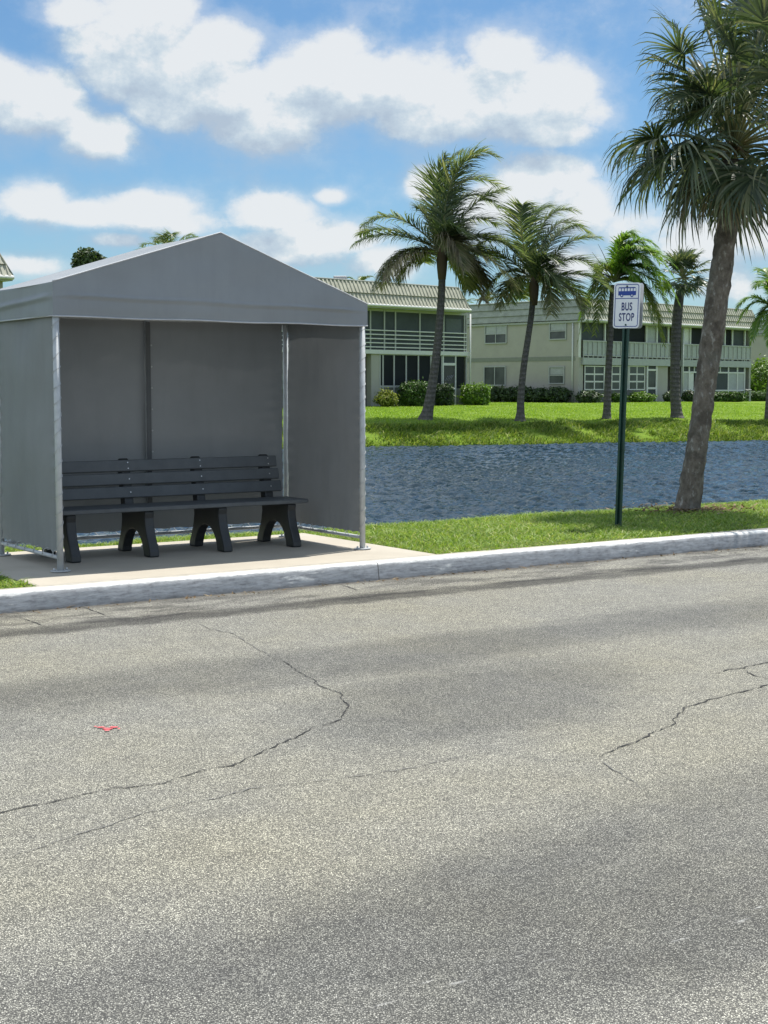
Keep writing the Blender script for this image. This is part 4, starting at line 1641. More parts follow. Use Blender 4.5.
# palm at the right edge of the frame
Y5 = ground(767, 421).y
root = thing('feather_palm', 'arching feather palm at the right edge of the lawn', 'palm tree', at(769, 421, Y5))
trunk(root, [(769, 422), (769, 410), (771, 380), (774, 345), (777, 318)], Y5, [.22, .17, .15, .14, .13], M['cocotrunk'])
C0 = at(778, 315, Y5)
for i, (c, tp, dep) in enumerate([((752, 282), (736, 310), 0), ((758, 285), (741, 322), .5), ((760, 300), (750, 340), -.4), ((765, 290), (753, 345), .4), ((768, 270), (752, 288), -.5), ((790, 265), (815, 290), 0),
                                  ((795, 280), (822, 325), .5), ((795, 300), (812, 345), -.5), ((780, 260), (790, 270), .8), ((770, 300), (764, 345), -1), ((785, 300), (792, 350), -.8), ((775, 262), (765, 268), 1.2), ((800, 275), (825, 305), -.9)]):
    frond(root, C0, at(c[0], c[1], Y5) + Vector((0, dep * .6, 0)), at(tp[0], tp[1], Y5) + Vector((0, dep, 0)), [M['rachis'], M['queen']], .75, 90, .2, 1.0, .055, .03, seed=1500 + i)


# distant palms behind roofs
def far_palm(label, cx, cy, Y, rad_px, n, seed, by=405, mats=None, name='coconut_palm', seedpairs=34):
    base = Vector((at(cx, cy, Y).x, Y, .55))
    rt = thing(name, label, 'palm tree', base)
    C_ = at(cx, cy, Y)
    mb_ = MB()
    mb_.tube([base, base.lerp(C_, .5) + Vector((.2, 0, 0)), C_], [.24, .17, .14], 9)
    mb_.build('trunk', M['cocotrunk'], rt)
    rd_ = random.Random(seed)
    L = rad_px * Y / F
    for i_ in range(n):
        a_ = 2 * math.pi * i_ / n + rd_.uniform(-.3, .3)
        e_ = rd_.uniform(.1, 1.2)
        d = Vector((math.cos(e_) * math.cos(a_), math.cos(e_) * math.sin(a_) * .8, math.sin(e_)))
        frond(rt, C_, C_ + d * L * .65, C_ + Vector((d.x, d.y, 0)) * L + ZU * (d.z * L * .55 - L * .12) + WIND * .35, mats or [M['rachis'], M['coco']], L * .28, seedpairs, .3, .6, .06, .04, seed=seed * 50 + i_)
    return rt


far_palm('far coconut palm whose frond tips show above the shelter roof', 172, 254, 95, 44, 14, 41)
far_palm('far palm tuft showing over the flat roof right of the shelter peak', 360, 284, 108, 22, 9, 42, name='distant_palm')
far_palm('far brownish palm between the two coconut crowns behind the roofs', 487, 302, 125, 22, 11, 43, mats=[M['rachis'], M['cocomid']], name='distant_palm')
far_palm('tiny far palm tuft above the corner between the two buildings', 463, 303, 130, 14, 8, 44, name='distant_palm')


# ------------------------------------------------------------------ shrubs and trees
def leaf_cloud(mb_, c, r, n, size, rd_, box=False, ground_z=None):
    for _ in range(n):
        while True:
            x, y, z_ = rd_.uniform(-1, 1), rd_.uniform(-1, 1), rd_.uniform(-1, 1)
            if box or x * x + y * y + z_ * z_ <= 1:
                break
        # push outwards, lumpy outline
        l_ = max(.05, (x * x + y * y + z_ * z_) ** .5) if not box else max(abs(x), abs(y), abs(z_), .05)
        f = (.55 + .45 * rd_.random() ** .4) / l_ if rd_.random() < .75 else 1
        x, y, z_ = x * f, y * f, z_ * f
        lump = 1 + .34 * (mnoise.noise(Vector((x * 2.1 + c.x, y * 2.1 + c.y, z_ * 2.1))) + .6 * mnoise.noise(Vector((x * 5 + c.x, y * 5 + c.y, z_ * 5))))
        if box:
            sh_ = (abs(x) ** 4 + abs(y) ** 4 + abs(z_) ** 4) ** .25
            sf = max(abs(x), abs(y), abs(z_)) / max(sh_, .01)
            x, y, z_ = x * sf, y * sf, z_ * sf
            lump = 1 + .20 * mnoise.noise(Vector((x * r[0] * 2.2 + c.x, y * 2, z_ * 2.2))) + .10 * mnoise.noise(Vector((x * r[0] * 7 + c.x, y * 5, z_ * 5)))
        if rd_.random() < .10:
            lump *= rd_.uniform(1.05, 1.3)
        p = Vector((c.x + x * r[0] * lump, c.y + y * r[1] * lump, c.z + z_ * r[2] * lump))
        if ground_z is not None and p.z < ground_z + .02:
            p.z = ground_z + .02 + rd_.random() * .1
        n_ = Vector((x / r[0], y / r[1], z_ / r[2] + .4 / r[2])).normalized() + Vector((rd_.gauss(0, .5), rd_.gauss(0, .5), rd_.gauss(0, .5)))
        n_.normalize()
        a = n_.orthogonal().normalized()
        b = n_.cross(a)
        th = rd_.uniform(0, 6.28)
        a, b = a * math.cos(th) + b * math.sin(th), b * math.cos(th) - a * math.sin(th)
        s_ = size * rd_.uniform(.6, 1.3)
        mb_.add([p - a * s_, p - b * s_ * .42 + n_ * s_ * .12, p + a * s_, p + b * s_ * .42 + n_ * s_ * .12], [(0, 1, 2, 3)])


def shrub(name, label, x0, x1, ytop, ybot, Y, mat, seed, box=False, n=1500, size=.09, depth=None, cat='shrub', group=None):
    c = at((x0 + x1) / 2, ybot, Y)
    base = Vector((c.x, Y, gh(c.x, Y)))
    top = at((x0 + x1) / 2, ytop, Y).z
    rt = thing(name, label, cat, base, group)
    rx = (x1 - x0) / 2 * Y / F
    rz = (top - base.z) / 2
    ry = depth or min(rx, rz * 1.1)
    rd_ = random.Random(seed)
    mb_ = MB()
    for j in range(5 if not box else 7):
        a_ = rd_.uniform(0, 6.28)
        f = rd_.uniform(.2, .75)
        q = base + Vector((math.cos(a_) * rx * f, math.sin(a_) * ry * f, rz * 1.2))
        mb_.tube([base + Vector((math.cos(a_) * rx * f * .35, math.sin(a_) * ry * f * .35, -.03)), base.lerp(q, .5) + Vector((0, 0, .05)), q], [.03, .02, .008], 5)
    mb_.build('stem', M['wood'], rt)
    mb_ = MB()
    leaf_cloud(mb_, base + ZU * rz * 1.0, (rx, ry, rz), n, size, rd_, box, base.z)
    mb_.build('foliage', mat, rt)
    return rt


# ------------------------------------------------------------------ apartment buildings
D1 = Vector((.72, .694, 0)).normalized()
D2 = Vector((-D1.y, D1.x, 0))
GZ = .57


class Fac:
    """a wall plane: origin, direction along it, direction into the building"""
    def __init__(s, o, d, nin, root):
        s.o, s.d, s.n, s.root = Vector(o), d, nin, root

    def pt(s, a, w_, z_):
        return Vector((s.o.x, s.o.y, 0)) + s.d * a + s.n * w_ + ZU * z_

    def px(s, x, y, w_=0.0):
        r = ray(x, y)
        pl = Vector((s.o.x, s.o.y, 0)) + s.n * w_
        t_ = (pl - EYE).dot(s.n) / r.dot(s.n)
        P = EYE + r * t_
        return (P - Vector((s.o.x, s.o.y, 0))).dot(s.d), P.z

    def rect(s, x0, y0, x1, y1, w_=0.0):
        a0, _ = s.px(x0, (y0 + y1) / 2, w_)
        a1, _ = s.px(x1, (y0 + y1) / 2, w_)
        _, z1 = s.px((x0 + x1) / 2, y0, w_)
        _, z0 = s.px((x0 + x1) / 2, y1, w_)
        if a0 > a1:
            a0, a1 = a1, a0
        return a0, a1, z0, z1

    def box(s, mb_, a0, a1, z0, z1, w0, w1, mi=0):
        mb_.obox(s.pt(a0, w0, z0), s.d * (a1 - a0), s.n * (w1 - w0), ZU * (z1 - z0), mi)

    def part(s, name, mat, a0, a1, z0, z1, w0, w1, parent=None, label=None):
        mb_ = MB()
        s.box(mb_, a0, a1, z0, z1, w0, w1)
        return mb_.build(name, mat, parent or s.root, label)

    def window(s, a0, a1, z0, z1, cols=1, rows=1, w_=-.03, pane=None, bar=.055, frame=None, name='window', blind=0):
        mb_ = MB()
        f = .07
        for (p0, p1, q0, q1) in ((a0 - f, a1 + f, z1, z1 + f), (a0 - f, a1 + f, z0 - f, z0), (a0 - f, a0, z0, z1), (a1, a1 + f, z0, z1)):
            s.box(mb_, p0, p1, q0, q1, w_ - .05, .02)
        for i in range(1, cols):
            c = a0 + (a1 - a0) * i / cols
            s.box(mb_, c - bar / 2, c + bar / 2, z0, z1, w_ - .035, .015)
        for i in range(1, rows):
            c = z0 + (z1 - z0) * i / rows
            s.box(mb_, a0, a1, c - bar / 2, c + bar / 2, w_ - .027, .012)
        wn = mb_.build(name, frame or M['trimgrey'], s.root)
        s.part('pane', pane or M['glass'], a0, a1, z0, z1, w_ + .008, .01, wn)
        if blind:
            s.part('blind', M['curtain'], a0 + .03, a1 - .03, z1 - (z1 - z0) * blind, z1 - .01, w_ - .001, w_ + .007, wn)
        return wn


def mansard(root, o, da, db, la, lb, ze, zt, oh, run, ohe=.12, courses=2, endmat='rooftile'):
    """o corner of the walls at plan, walls la x lb; a tile skirt round a flat roof; oh overhang of the long fronts, ohe of the ends"""
    o = Vector((o.x, o.y, 0))
    mb_ = MB()
    cor = [o - da * ohe - db * oh, o + da * (la + ohe) - db * oh, o + da * (la + ohe) + db * (lb + oh), o - da * ohe + db * (lb + oh)]
    nrm = [-db, da, db, -da]
    for sdi in range(4):
        A, B_ = cor[sdi], cor[(sdi + 1) % 4]
        d = (B_ - A).normalized()
        L = (B_ - A).length
        nn = nrm[sdi]
        flat = sdi % 2 == 1
        for c in range(courses):
            t0, t1 = c / courses, (c + 1) / courses
            num = int(L / (.26 if not flat else .9))
            for i in range(num):
                s0 = L * i / num
                pr_ = [(0, 0), (.14, .055), (.5, .06), (.64, .0), (1, 0)] if not flat else [(0, 0), (.25, .006), (.5, .003), (.75, .006), (1, 0)]
                row0, row1, row2 = [], [], []
                for (fx, hgt) in pr_:
                    s_ = s0 + fx * L / num
                    for row, t_, step, dz in ((row0, t0, .075, 0), (row1, t1, .0, 0), (row2, t0, .0, .0)):
                        lo, hi = run * t_, L - run * t_
                        ss = min(max(s_, lo), hi)
                        row.append(A + d * ss - nn * (run * t_) + nn * (hgt * (1 if row is not row2 else 0) + step) + ZU * (ze + (zt - ze) * t_))
                mb_.add(row0 + row1 + row2, [(j, j + 1, 5 + j + 1, 5 + j) for j in range(4)] + [(10 + j, 11 + j, j + 1, j) for j in range(4)], 1 if flat else 0)
    rf = mb_.build('roof', [M['rooftile'], M[endmat]], root)
    mb_ = MB()
    top = [cor[0] + da * run + db * run, cor[1] - da * run + db * run, cor[2] - da * run - db * run, cor[3] + da * run - db * run]
    mb_.prism([p + ZU * (zt - .12) for p in top], ZU * .10)
    mb_.build('flat_roof', M['roofflat'], rf)
    mb_ = MB()
    for i_ in range(4):
        A, B_ = top[i_], top[(i_ + 1) % 4]
        mb_.tube([A + ZU * (zt + .02), B_ + ZU * (zt + .02)], .06, 6)
    for i_ in range(4):
        mb_.tube([cor[i_] + ZU * (ze + .05), top[i_] + ZU * (zt + .02)], .05, 6)
    mb_.build('ridge_cap', M['greyband'], rf)
    mb_ = MB()
    mb_.prism([p + ZU * (ze - .16) for p in cor], ZU * .12)
    mb_.build('soffit', M['trimgrey'], rf)
    for i_ in (0, 2):
        mb_ = MB()
        A, B_ = cor[i_] + nrm[i_] * .06, cor[i_ + 1] + nrm[i_] * .06
        mb_.tube([A + ZU * (ze - .03), B_ + ZU * (ze - .03)], .085, 6)
        mb_.build('gutter', M['trim'], rf)
    return rf


# --- left building A -------------------------------------------------------
CA = Vector((4.62, 81.0, 0))                 # its right front corner
LA = 17.0
ra = thing('apartment_building', 'two storey beige apartment block with dark screened balcony beside the shelter', 'building', Vector((CA.x, CA.y, GZ)))
OA = CA - D1 * LA
fa = Fac(OA, D1, D2, ra)
_, ZE = fa.px(400, 306, -.6)
_, ZT = fa.px(400, 284.5, -.15)
_, ZS1 = fa.px(418, 351.5, 0)
_, ZS0 = fa.px(418, 353.8, 0)
print('A eave', ZE, 'top', ZT, 'slab', ZS1, ZS0, 'corner s', fa.px(466, 380), fa.px(370, 380))
mb = MB()
fa.box(mb, 0, LA, -.3 + GZ, ZE - .1, 1.6, 10)
fa.box(mb, LA - .10, LA, GZ - .3, ZE - .1, .0, 1.6)
fa.box(mb, 0, .2, GZ - .3, ZE - .1, .0, 1.6)
mb.build('wall', M['stucco'], ra)
mansard(ra, OA, D1, D2, LA, 10, ZE, ZT, .65, .45, -.5)
fa.part('balcony_slab', M['trim'], 0, LA + .05, ZS0 - .05, ZS1 + .04, -.12, 1.6)
# beige pier at the left of the ground-floor porch
a0, a1, z0, z1 = fa.rect(371, 355, 379.5, 404)
fa.part('pier', M['stucco'], a0, a1, GZ - .3, ZS0 - .06, -.02, .35)
a0 = fa.px(383, 380)[0]
aD0 = fa.px(442, 380)[0]
aD1 = fa.px(455.5, 380)[0]
zk = fa.px(410, 386.5)[1]
xs = [379.5, 382.6, 393.7, 405.8, 418, 430.5, 441.5]
mb = MB()
for x in xs + [466]:
    a = fa.px(x, 380)[0]
    fa.box(mb, a - .045, a + .045, GZ - .3, ZS0 - .051, -.04, .04)
fa.box(mb, fa.px(379.5, 380)[0], aD0, zk - .05, zk + .05, -.03, .03)
fa.box(mb, fa.px(379.5, 380)[0], fa.px(466, 380)[0], ZS0 - .10, ZS0 - .052, -.038, .038)
mb.build('porch_frame', M['railgrey'], ra)
for x0, x1 in zip(xs, xs[1:]):
    fa.part('screen', M['screenshade'], fa.px(x0, 380)[0] + .046, fa.px(x1, 380)[0] - .046, zk + .051, ZS0 - .06, .0, .02)
fa.part('knee_wall', M['kneewall'], fa.px(379.5, 380)[0], aD0 - .05, GZ - .3, zk - .051, .0, .1)
# porch door
za = fa.px(449, 363)[1]
zb = fa.px(449, 365.5)[1]
mb = MB()
fa.box(mb, aD0, aD0 + .08, GZ - .2, ZS0 - .051, -.06, .03)
fa.box(mb, aD1 - .08, aD1, GZ - .2, ZS0 - .051, -.06, .03)
fa.box(mb, aD0 + .08, aD1 - .08, zb, za, -.055, .03)
fa.box(mb, aD0 + .08, aD1 - .08, GZ + .85, GZ + .95, -.05, .03)
dr = mb.build('door', M['trim'], ra)
fa.part('transom', M['screen'], aD0 + .081, aD1 - .081, za + .001, ZS0 - .06, -.01, .01, dr)
fa.part('pane', M['doordark'], aD0 + .081, aD1 - .081, GZ + .951, zb - .001, -.01, .01, dr)
fa.part('lower_panel', M['kneewall'], aD0 + .081, aD1 - .081, GZ - .1, GZ + .849, -.01, .01, dr)
# diagonal bars of the door guard
mb = MB()
for kx in range(4):
    c = aD0 + .18 + kx * .14
    mb.tube([fa.pt(c, -.02, GZ + 1.25 + kx * .02), fa.pt(c + .28, -.02, GZ + 1.6 + kx * .02)], .012, 5)
mb.build('grille', M['metalgrey'], dr)
fa.part('screen', M['screenshade'], aD1 + .01, fa.px(464, 380)[0], zk - .1, ZS0 - .06, .0, .02)
fa.part('knee_wall', M['kneewall'], aD1 + .01, fa.px(464, 380)[0], GZ - .3, zk - .101, .0, .1)
# upper screened balcony
xu = [370, 384, 395, 419.4, 443.3, 464, 466]
zr1 = fa.px(410, 331.5)[1]
mb = MB()
for x in xu:
    a = fa.px(x, 330)[0]
    fa.box(mb, a - .04, a + .04, ZS1 + .041, ZE - .161, -.05, .03)
for x in (330, 345, 358):
    a = fa.px(x, 330)[0]
    fa.box(mb, a - .04, a + .04, ZS1 + .041, ZE - .161, -.05, .03)
fa.box(mb, 0, LA, ZE - .28, ZE - .161, -.03, .02)
mb.build('balcony_frame', M['railgrey'], ra)
mb = MB()
for kx in range(5):
    z_ = ZS1 + .18 + (zr1 - ZS1 - .18) * kx / 4
    fa.box(mb, 0.2, LA - .11, z_ - .028, z_ + .028, -.075, -.051)
mb.build('railing', M['trim'], ra)
al = [0.2] + [fa.px(x, 330)[0] for x in (330, 345, 358)] + [fa.px(x, 330)[0] for x in xu]
for a0, a1 in zip(al, al[1:]):
    if a1 - a0 > .3:
        fa.part('screen', M['screen'], a0 + .041, a1 - .041, ZS1 + .05, ZE - .281, .0, .012)
# pale curtains just behind two of the screens, seen as lighter panels
fa.part('curtain', simple('dim_curtain', (.085, .10, .11), .8), fa.px(446, 330)[0], fa.px(461, 330)[0], ZS1 + 1.0, ZE - .5, -.012, -.002)
# downspout at the right corner
mb = MB()
mb.tube([fa.pt(LA + .03, -.2, GZ - .1), fa.pt(LA + .03, -.2, ZE - .2)], .045, 7)
mb.build('downspout', M['trim'], ra)
# rest of the ground floor, hidden by the shelter
for kx in range(3):
    a = 1.2 + kx * 2.6
    fa.window(a, a + 1.4, GZ + .95, GZ + 2.2, 2, 2, w_=1.57)
# roof vent box
vp = fa.px(340, 279, 3.0)
vt = MB()
vx = at(340, 280, fa.pt(fa.px(340, 280, 2.0)[0], 2.0, 0).y)
vt.obox(Vector((vx.x - .35, vx.y, ZT - .05)), (.7, 0, 0), (0, .7, 0), (0, 0, .5), 0, .03)
vt.build('roof_vent', M['metalgrey'], ra)

# --- right building B --------------------------------------------------------
CB = Vector((11.95, 89.5, 0))
LBL = 19.4
rb = thing('apartment_building', 'two storey beige block with shaded end wall and railed balconies behind the sign', 'building', Vector((CB.x, CB.y, GZ)))
fb = Fac(CB, D1, D2, rb)
fe = Fac(CB, D2, D1, rb)
_, ZEb = fe.px(540, 321, -.35)
_, ZTb = fe.px(540, 301.5, .0)
_, ZB1 = fb.px(604, 358.5)
_, ZB0 = fb.px(604, 361.5)
print('B eave', ZEb, 'top', ZTb, 'slab', ZB1, ZB0, 'right end', fb.px(745, 340), 'left end', fe.px(467, 340))
LBW = 13.5
mb = MB()
a_st0, a_st1 = fb.px(668.5, 350)[0], fb.px(681, 350)[0]
# main mass set back, the end wall full depth, with an open stair slot
fb.box(mb, 0, a_st0, GZ - .3, ZEb - .1, 1.6, LBW)
fb.box(mb, a_st1, LBL, GZ - .3, ZEb - .1, 1.6, LBW)
fb.box(mb, a_st0, a_st1, GZ - .3, ZEb - .1, 4.0, LBW - .01)
fb.box(mb, 0, .25, GZ - .3, ZEb - .1, 0, 1.6)
fb.box(mb, LBL - .2, LBL, GZ - .3, ZEb - .1, 0, 1.6)
mb.build('wall', M['stucco'], rb)
mansard(rb, CB, D1, D2, LBL, LBW, ZEb, ZTb, .5, .38, .12, 3, 'roofshade')
# painted band along the end wall
a0, a1, z0, z1 = fe.rect(467, 357.3, 574, 361.4)
fe.part('band', M['greyband'], 0.26, LBW - .1, z0, z1, -.025, .01)
wins = [(485.5, 324.5, 507, 343.5, 2, 2, .5), (550, 322.5, 566.5, 339.5, 1, 2, .45), (484.5, 366.5, 506, 385.5, 2, 1, 0), (549.5, 366.8, 564.5, 383.8, 1, 2, .45)]
for (x0, y0, x1, y1, c, r_2, bl) in wins:
    a0, a1, z0, z1 = fe.rect(x0, y0, x1, y1)
    fe.window(a0 + .05, a1 - .05, z0 + .05, z1 - .05, c, r_2, blind=bl)
mb = MB()
a = fe.px(573, 360)[0]
mb.tube([fe.pt(a, -.06, GZ - .05), fe.pt(a, -.06, ZEb - .2)], .05, 7)
mb.build('downspout', M['trim'], rb)
# balcony slabs and floor edge
for (q0, q1) in ((.251, a_st0), (a_st1, LBL - .201)):
    fb.part('balcony_slab', M['trimgrey'], q0, q1, ZB0 - .22, ZB1 + .03, -.16, 1.6)


def bayposts(xs_, q):
    for x in xs_:
        mb_ = MB()
        a_ = fb.px(x, 340)[0]
        fb.box(mb_, a_ - .055, a_ + .055, ZB1 + .031, ZEb - .161, -.10, .0)
        mb_.build('balcony_post', M['trim'], rb)


bayposts([579, 604, 645.5, 656, 667.5], 0)
bayposts([682, 689.5, 724, 731.5, 744], 0)
_, ZRb = fb.px(625, 342.3)
for (q0, q1, xa, xb, np_) in ((.252, a_st0, 579, 667, 19), (a_st1, LBL - .2, 682, 744, 15)):
    mb = MB()
    fb.box(mb, q0, q1, ZRb - .04, ZRb + .04, -.16, -.105)
    fb.box(mb, q0, q1, ZB1 + .12, ZB1 + .18, -.155, -.11)
    for kx in range(np_ + 1):
        a = q0 + .05 + (q1 - q0 - .1) * kx / np_
        fb.box(mb, a - .03, a + .03, ZB1 + .031, ZRb - .041, -.15, -.115)
    mb.build('railing', M['railgrey'], rb)
    fb.part('railing_panel', M['trimgrey'], q0 + .02, q1 - .02, ZB1 + .181, ZRb - .041, -.10, -.085)
# sheets across the balcony openings, the dark ones painting in their shade
for (x0, x1, mt) in ((579, 604, 'screen'), (604, 645.5, 'screenshade'), (645.5, 656, 'curtain'), (656, 667, 'screen'), (689.5, 724, 'screenshade'), (724, 731.5, 'screenshade'), (731.5, 744, 'screen')):
    a0, a1 = fb.px(x0, 340)[0], fb.px(x1, 340)[0]
    fb.part('screen', M[mt], a0 + .056, a1 - .056, ZRb + .05, ZEb - .17, .02, .04)
a0, a1 = fb.px(682, 340)[0], fb.px(689.5, 340)[0]
fb.part('panel', M['trim'], a0 + .056, a1 - .056, ZB1 + .05, ZEb - .17, .01, .03)
fb.part('stair_shade', M['screenshade'], a_st0 + .01, a_st1 - .01, GZ - .2, ZEb - .15, 2.6, 2.65)  # dark sheet standing in for the shade inside the stair slot
# ground floor left bay
zl = ZB0 - .225
fb.part('knee_wall', M['kneewall'], .26, fb.px(645.5, 390)[0] - .06, GZ - .3, fb.px(620, 389.5)[1] - .07, .02, .14)
fb.part('header', M['trimgrey'], .26, fb.px(645.5, 390)[0] - .06, fb.px(620, 366.5)[1] + .07, zl, .02, .14)
fb.part('wall_panel', M['stucco'], .26, fb.px(584, 378)[0] - .08, fb.px(620, 389.5)[1] - .07, fb.px(620, 366.5)[1] + .07, .02, .14)
for (x0, x1, c, r_2) in ((584.5, 604, 2, 3), (611.5, 628, 2, 3), (629, 644.5, 2, 3)):
    a0, a1, z0, z1 = fb.rect(x0, 366.8, x1, 389)
    fb.window(a0 + .05, a1 - .05, z0, z1, c, r_2, frame=M['trim'], w_=.02, bar=.09)
a0, a1, z0, z1 = fb.rect(604.5, 366.8, 611, 389)
fb.part('wall_panel', M['trim'], a0 + .03, a1 - .03, z0 - .07, z1 + .07, .02, .14)
# door
a0, a1 = fb.px(646, 390)[0], fb.px(656.5, 390)[0]
zt1, zt0 = fb.px(651, 363.5)[1], fb.px(651, 369)[1]
mb = MB()
fb.box(mb, a0, a0 + .14, GZ - .1, zl - .001, -.06, .10)
fb.box(mb, a1 - .14, a1, GZ - .1, zl - .001, -.06, .10)
fb.box(mb, a0 + .14, a1 - .14, zt0 - .12, zt0, -.055, .1)
fb.box(mb, a0 + .14, a1 - .14, GZ + .85, GZ + .98, -.05, .1)
fb.box(mb, a0 + .14, a1 - .14, GZ - .1, GZ + .06, -.05, .1)
dr = mb.build('door', M['trim'], rb)
fb.part('transom', M['screen'], a0 + .141, a1 - .141, zt0 + .001, zl - .01, .0, .02, dr)
fb.part('pane', M['glass'], a0 + .141, a1 - .141, GZ + .981, zt0 - .121, .0, .02, dr)
fb.part('lower_panel', M['screen'], a0 + .141, a1 - .141, GZ + .061, GZ + .849, .0, .02, dr)
fb.part('wall_panel', M['stucco'], a1 + .01, a_st0 - .005, GZ - .3, zl, .03, .16)
# ground floor right bay
zt_ = fb.px(713, 372.5)[1]
zb_ = fb.px(713, 390.5)[1]
mb = MB()
for x in (681.5, 688.5, 713, 727.8, 736.8, 744):
    a = fb.px(x, 380)[0]
    fb.box(mb, a - .06, a + .06, GZ - .3, zl - .001, -.06, .02)
qa, qb = fb.px(681.5, 380)[0], fb.px(744, 380)[0]
fb.box(mb, qa, qb, zt_ - .05, zt_ + .05, -.05, .01)
fb.box(mb, qa, qb, zb_ - .05, zb_ + .05, -.05, .01)
for x in (694, 700, 706, 720):
    a = fb.px(x, 370)[0]
    fb.box(mb, a - .04, a + .04, zt_ + .051, zl - .002, -.045, .01)
mb.build('porch_frame', M['trim'], rb)
for (x0, x1, mt) in ((681.5, 688.5, 'trimgrey'), (688.5, 694, 'trim'), (694, 713, 'screen'), (713, 727.8, 'screen'), (727.8, 736.8, 'curtain'), (736.8, 744, 'trimgrey')):
    a0, a1 = fb.px(x0, 380)[0], fb.px(x1, 380)[0]
    fb.part('pane', M[mt], a0 + .061, a1 - .061, zb_ + .051, zt_ - .051, -.01, .005)
fb.part('transom', M['screen'], qa + .061, qb - .061, zt_ + .051, zl - .004, .011, .03)
fb.part('knee_wall', M['kneewall'], qa + .061, qb - .061, GZ - .3, zb_ - .051, .0, .1)
mb = MB()
a = fb.px(681.5, 350)[0]
mb.tube([fb.pt(a, -.14, GZ - .05), fb.pt(a, -.14, ZEb - .2)], .05, 7)
mb.build('downspout', M['trim'], rb)

# --- block at the far left, only its roof corner rises over the shelter --------
CC = Vector((-15.1, 58, 0))
a_ = at(10, 252, CC.y)
rc = thing('apartment_building', 'apartment block at the far left with only its tiled roof end showing', 'building', Vector((CC.x, CC.y, GZ)))
LC = 16.0
zE_c = at(14, 277, CC.y - .3).z
zT_c = at(9, 252.5, CC.y).z
print('C eave', zE_c, zT_c)
OC = CC - D1 * LC
fc = Fac(OC, D1, D2, rc)
mb = MB()
fc.box(mb, 0, LC, GZ - .3, zE_c - .1, 0, 9)
mb.build('wall', M['stucco'], rc)
mansard(rc, OC, D1, D2, LC, 9, zE_c, zT_c, .6, .40, .1)
for kx in range(4):
    for zz in (1.0, 3.7):
        fc.window(1.2 + kx * 3.8, 2.8 + kx * 3.8, GZ + zz, GZ + zz + 1.25, 2, 2)
# --- block at the far right edge -----------------------------------------------
CD = Vector((36.4, 114.2, 0))
rdn = thing('apartment_building', 'plain beige end wall of the farthest block at the right edge', 'building', Vector((CD.x, CD.y, GZ)))
fd = Fac(CD, D2, D1, rdn)
_, zE_d = fd.px(757, 333.5, -.3)
_, zT_d = fd.px(757, 321, .0)
print('D eave', zE_d, zT_d)
mb = MB()
fd.box(mb, 0, 14, GZ - .3, zE_d - .1, 0, 16)
mb.build('wall', M['stucco'], rdn)
mansard(rdn, CD, D1, D2, 16, 14, zE_d, zT_d, .42, .38, .12, 3, 'roofshade')
fd.part('band', M['greyband'], 0.1, 13.9, GZ + 2.55, GZ + 2.85, -.025, .01)
fd.window(2.0, 3.3, GZ + 3.6, GZ + 4.8, 1, 2)
fd.window(2.0, 3.3, GZ + .95, GZ + 2.15, 1, 2)

# ------------------------------------------------------------------ shrubs along the buildings
def facY(fx, x, y, w_):
    a_, z_ = fx.px(x, y, w_)
    return fx.pt(a_, w_, 0).y


shrub('shrub', 'round yellow green shrub left of the dark hedge by the porch', 375, 398, 390.5, 407, facY(fa, 386, 400, -1.2), M['hedgeyellow'], 1, n=1400, size=.08)
shrub('hedge', 'tall leafy green hedge under the porch screens left of the palm trunk', 399, 430, 382, 407, facY(fa, 414, 400, -1.1), M['hedgemid'], 2, True, 3400, .09, .6, 'hedge')
shrub('hedge', 'narrow dark green hedge right of the curved palm trunk', 436, 453, 384.5, 407, facY(fa, 445, 400, -1.1), M['hedgedark'], 3, True, 2200, .09, .6, 'hedge')
shrub('hedge', 'bright lime topped hedge at the right corner of the screened porch', 461.5, 489, 385, 407.5, facY(fa, 466, 400, -.9), M['hedgebright'], 4, True, 3200, .09, .7, 'hedge')
edge_labels = ['dark low shrub on the end wall beside the lime hedge', 'dark shrub below the left ground floor window of the end wall',
               'dark shrub between the palm trunk and the left window of the end wall', 'dark shrub just right of the slender palm trunk', 'dark shrub below the right ground floor window of the end wall']
for i, (x0, x1) in enumerate([(488, 502), (501, 517), (515, 532), (530, 549), (547, 568)]):
    shrub('shrub', edge_labels[i], x0 - 2, x1 + 3, 386.5 + (i % 2) * 1.5, 404.5, facY(fe, (x0 + x1) / 2, 400, -.9), M['hedgedark'], 20 + i, n=1500, size=.10, depth=.7, group='dark shrubs along the end wall')
shrub('shrub', 'dark shrub at the corner right of the white downspout', 576, 601, 391, 406.5, facY(fb, 588, 400, -.9), M['hedgedark'], 30, n=1800, size=.10, depth=.7)
shrub('shrub', 'small green shrub just left of the sign post', 611, 627, 393, 408, facY(fb, 620, 400, -1.0), M['hedgemid'], 31, n=1500, size=.09)
shrub('shrub', 'light green shrub right of the sign post below the white windows', 628, 655, 392.5, 408, facY(fb, 641, 400, -1.0), M['hedgebright'], 32, n=1900, size=.09, depth=.7)
shrub('shrub', 'dark shrub beside the dark stair entrance', 663, 674, 392, 406, facY(fb, 668, 400, -.9), M['hedgedark'], 33, n=900, size=.10)
shrub('shrub', 'dark shrub partly hidden by the big palm trunk', 682, 700, 391, 407, facY(fb, 691, 400, -1.0), M['hedgedark'], 34, n=1300, size=.10)
shrub('hedge', 'trimmed dark green box hedge right of the big palm trunk', 703, 743, 392.5, 409, facY(fb, 720, 400, -1.3), M['hedgemid'], 35, True, 4200, .10, .7, 'hedge')
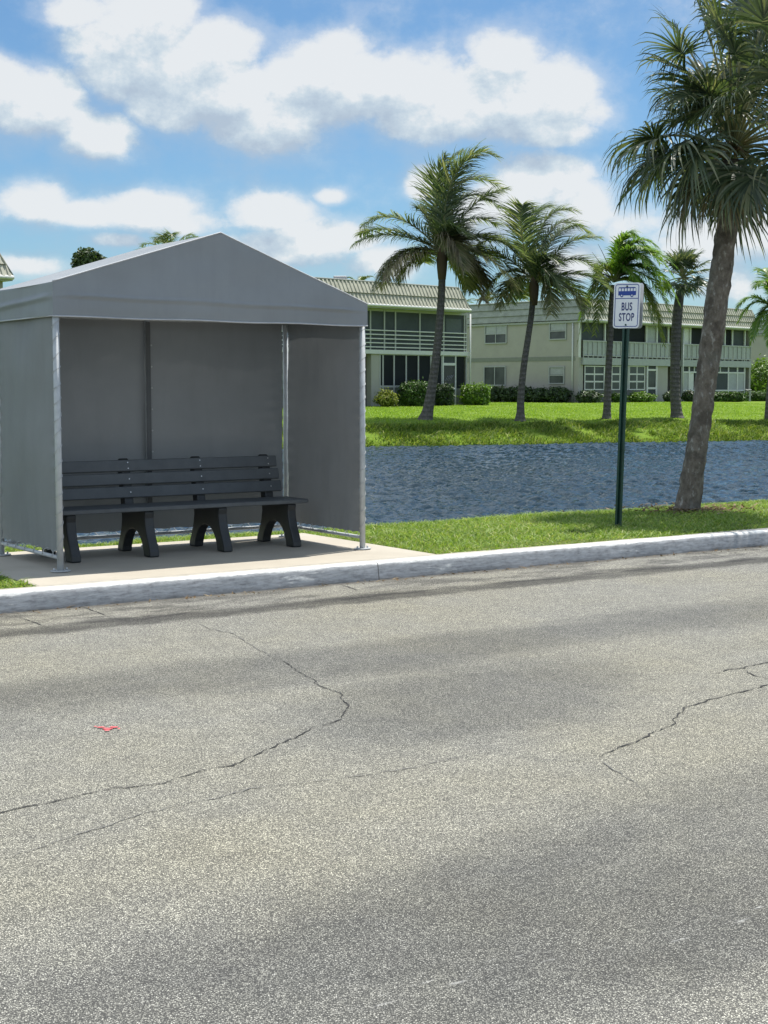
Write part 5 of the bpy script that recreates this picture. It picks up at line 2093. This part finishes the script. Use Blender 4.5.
shrub('hedge', 'rounded green hedge beyond the short grey post', 745, 775, 391.5, 409, facY(fb, 744, 400, -1.0) + 1, M['hedgemid'], 36, True, 3000, .10, .8, 'hedge')
shrub('shrub', 'tall bright lime green bush at the right edge', 741, 782, 361, 402, facY(fb, 744, 400, -1.0) + 6, M['hedgebright'], 37, n=3400, size=.16, depth=1.8)

# short grey post by the hedge
Yp = facY(fb, 744, 405, -1.6)
pb = at(749.5, 410, Yp)
pb.z = gh(pb.x, pb.y)
o = MB()
o.obox(pb + Vector((-.06, -.06, -.05)), (.12, 0, 0), (0, .12, 0), (0, 0, .82), 0, .01)
o.obox(pb + Vector((-.33, -.12, .77)), (.42, 0, 0), (0, .24, 0), (0, 0, .06), 0, .01)
ob = o.build('utility_post', M['metalgrey'])
tag(ob, 'short grey post with flat cap between the two right hedges', 'post')


def tree(label, cx, ytop, Y, rx, rz, seed, mat):
    c = at(cx, ytop, Y)
    base = Vector((c.x, Y, .55))
    rt = thing('broadleaf_tree', label, 'tree', base)
    rd_ = random.Random(seed)
    mb_ = MB()
    ctr = Vector((c.x, Y, c.z - rz))
    mb_.tube([base - ZU * .1, base.lerp(ctr, .5) + Vector((.15, 0, 0)), ctr], [.3, .22, .12], 9)
    for j in range(7):
        a_ = rd_.uniform(0, 6.28)
        q = ctr + Vector((math.cos(a_) * rx * .6, math.sin(a_) * rx * .6, rd_.uniform(-.2, .6) * rz))
        s_ = base.lerp(ctr, rd_.uniform(.5, .9))
        mb_.tube([s_, s_.lerp(q, .5) + ZU * .2, q], [.10, .06, .02], 6)
    mb_.build('trunk', M['wood'], rt)
    mb_ = MB()
    for j in range(16):
        a_, e_ = rd_.uniform(0, 6.28), rd_.uniform(-.6, 1.4)
        q = ctr + Vector((math.cos(a_) * math.cos(e_) * rx * .68, math.sin(a_) * math.cos(e_) * rx * .68, math.sin(e_) * rz * .7))
        f = rd_.uniform(.28, .42)
        leaf_cloud(mb_, q, (rx * f, rx * f, rz * f), 260, .17, rd_)
    mb_.build('crown', mat, rt)


tree('far round tree top showing over the left roof slope of the shelter', 88, 249, 100, 1.25, 1.6, 3, M['treeleaf'])
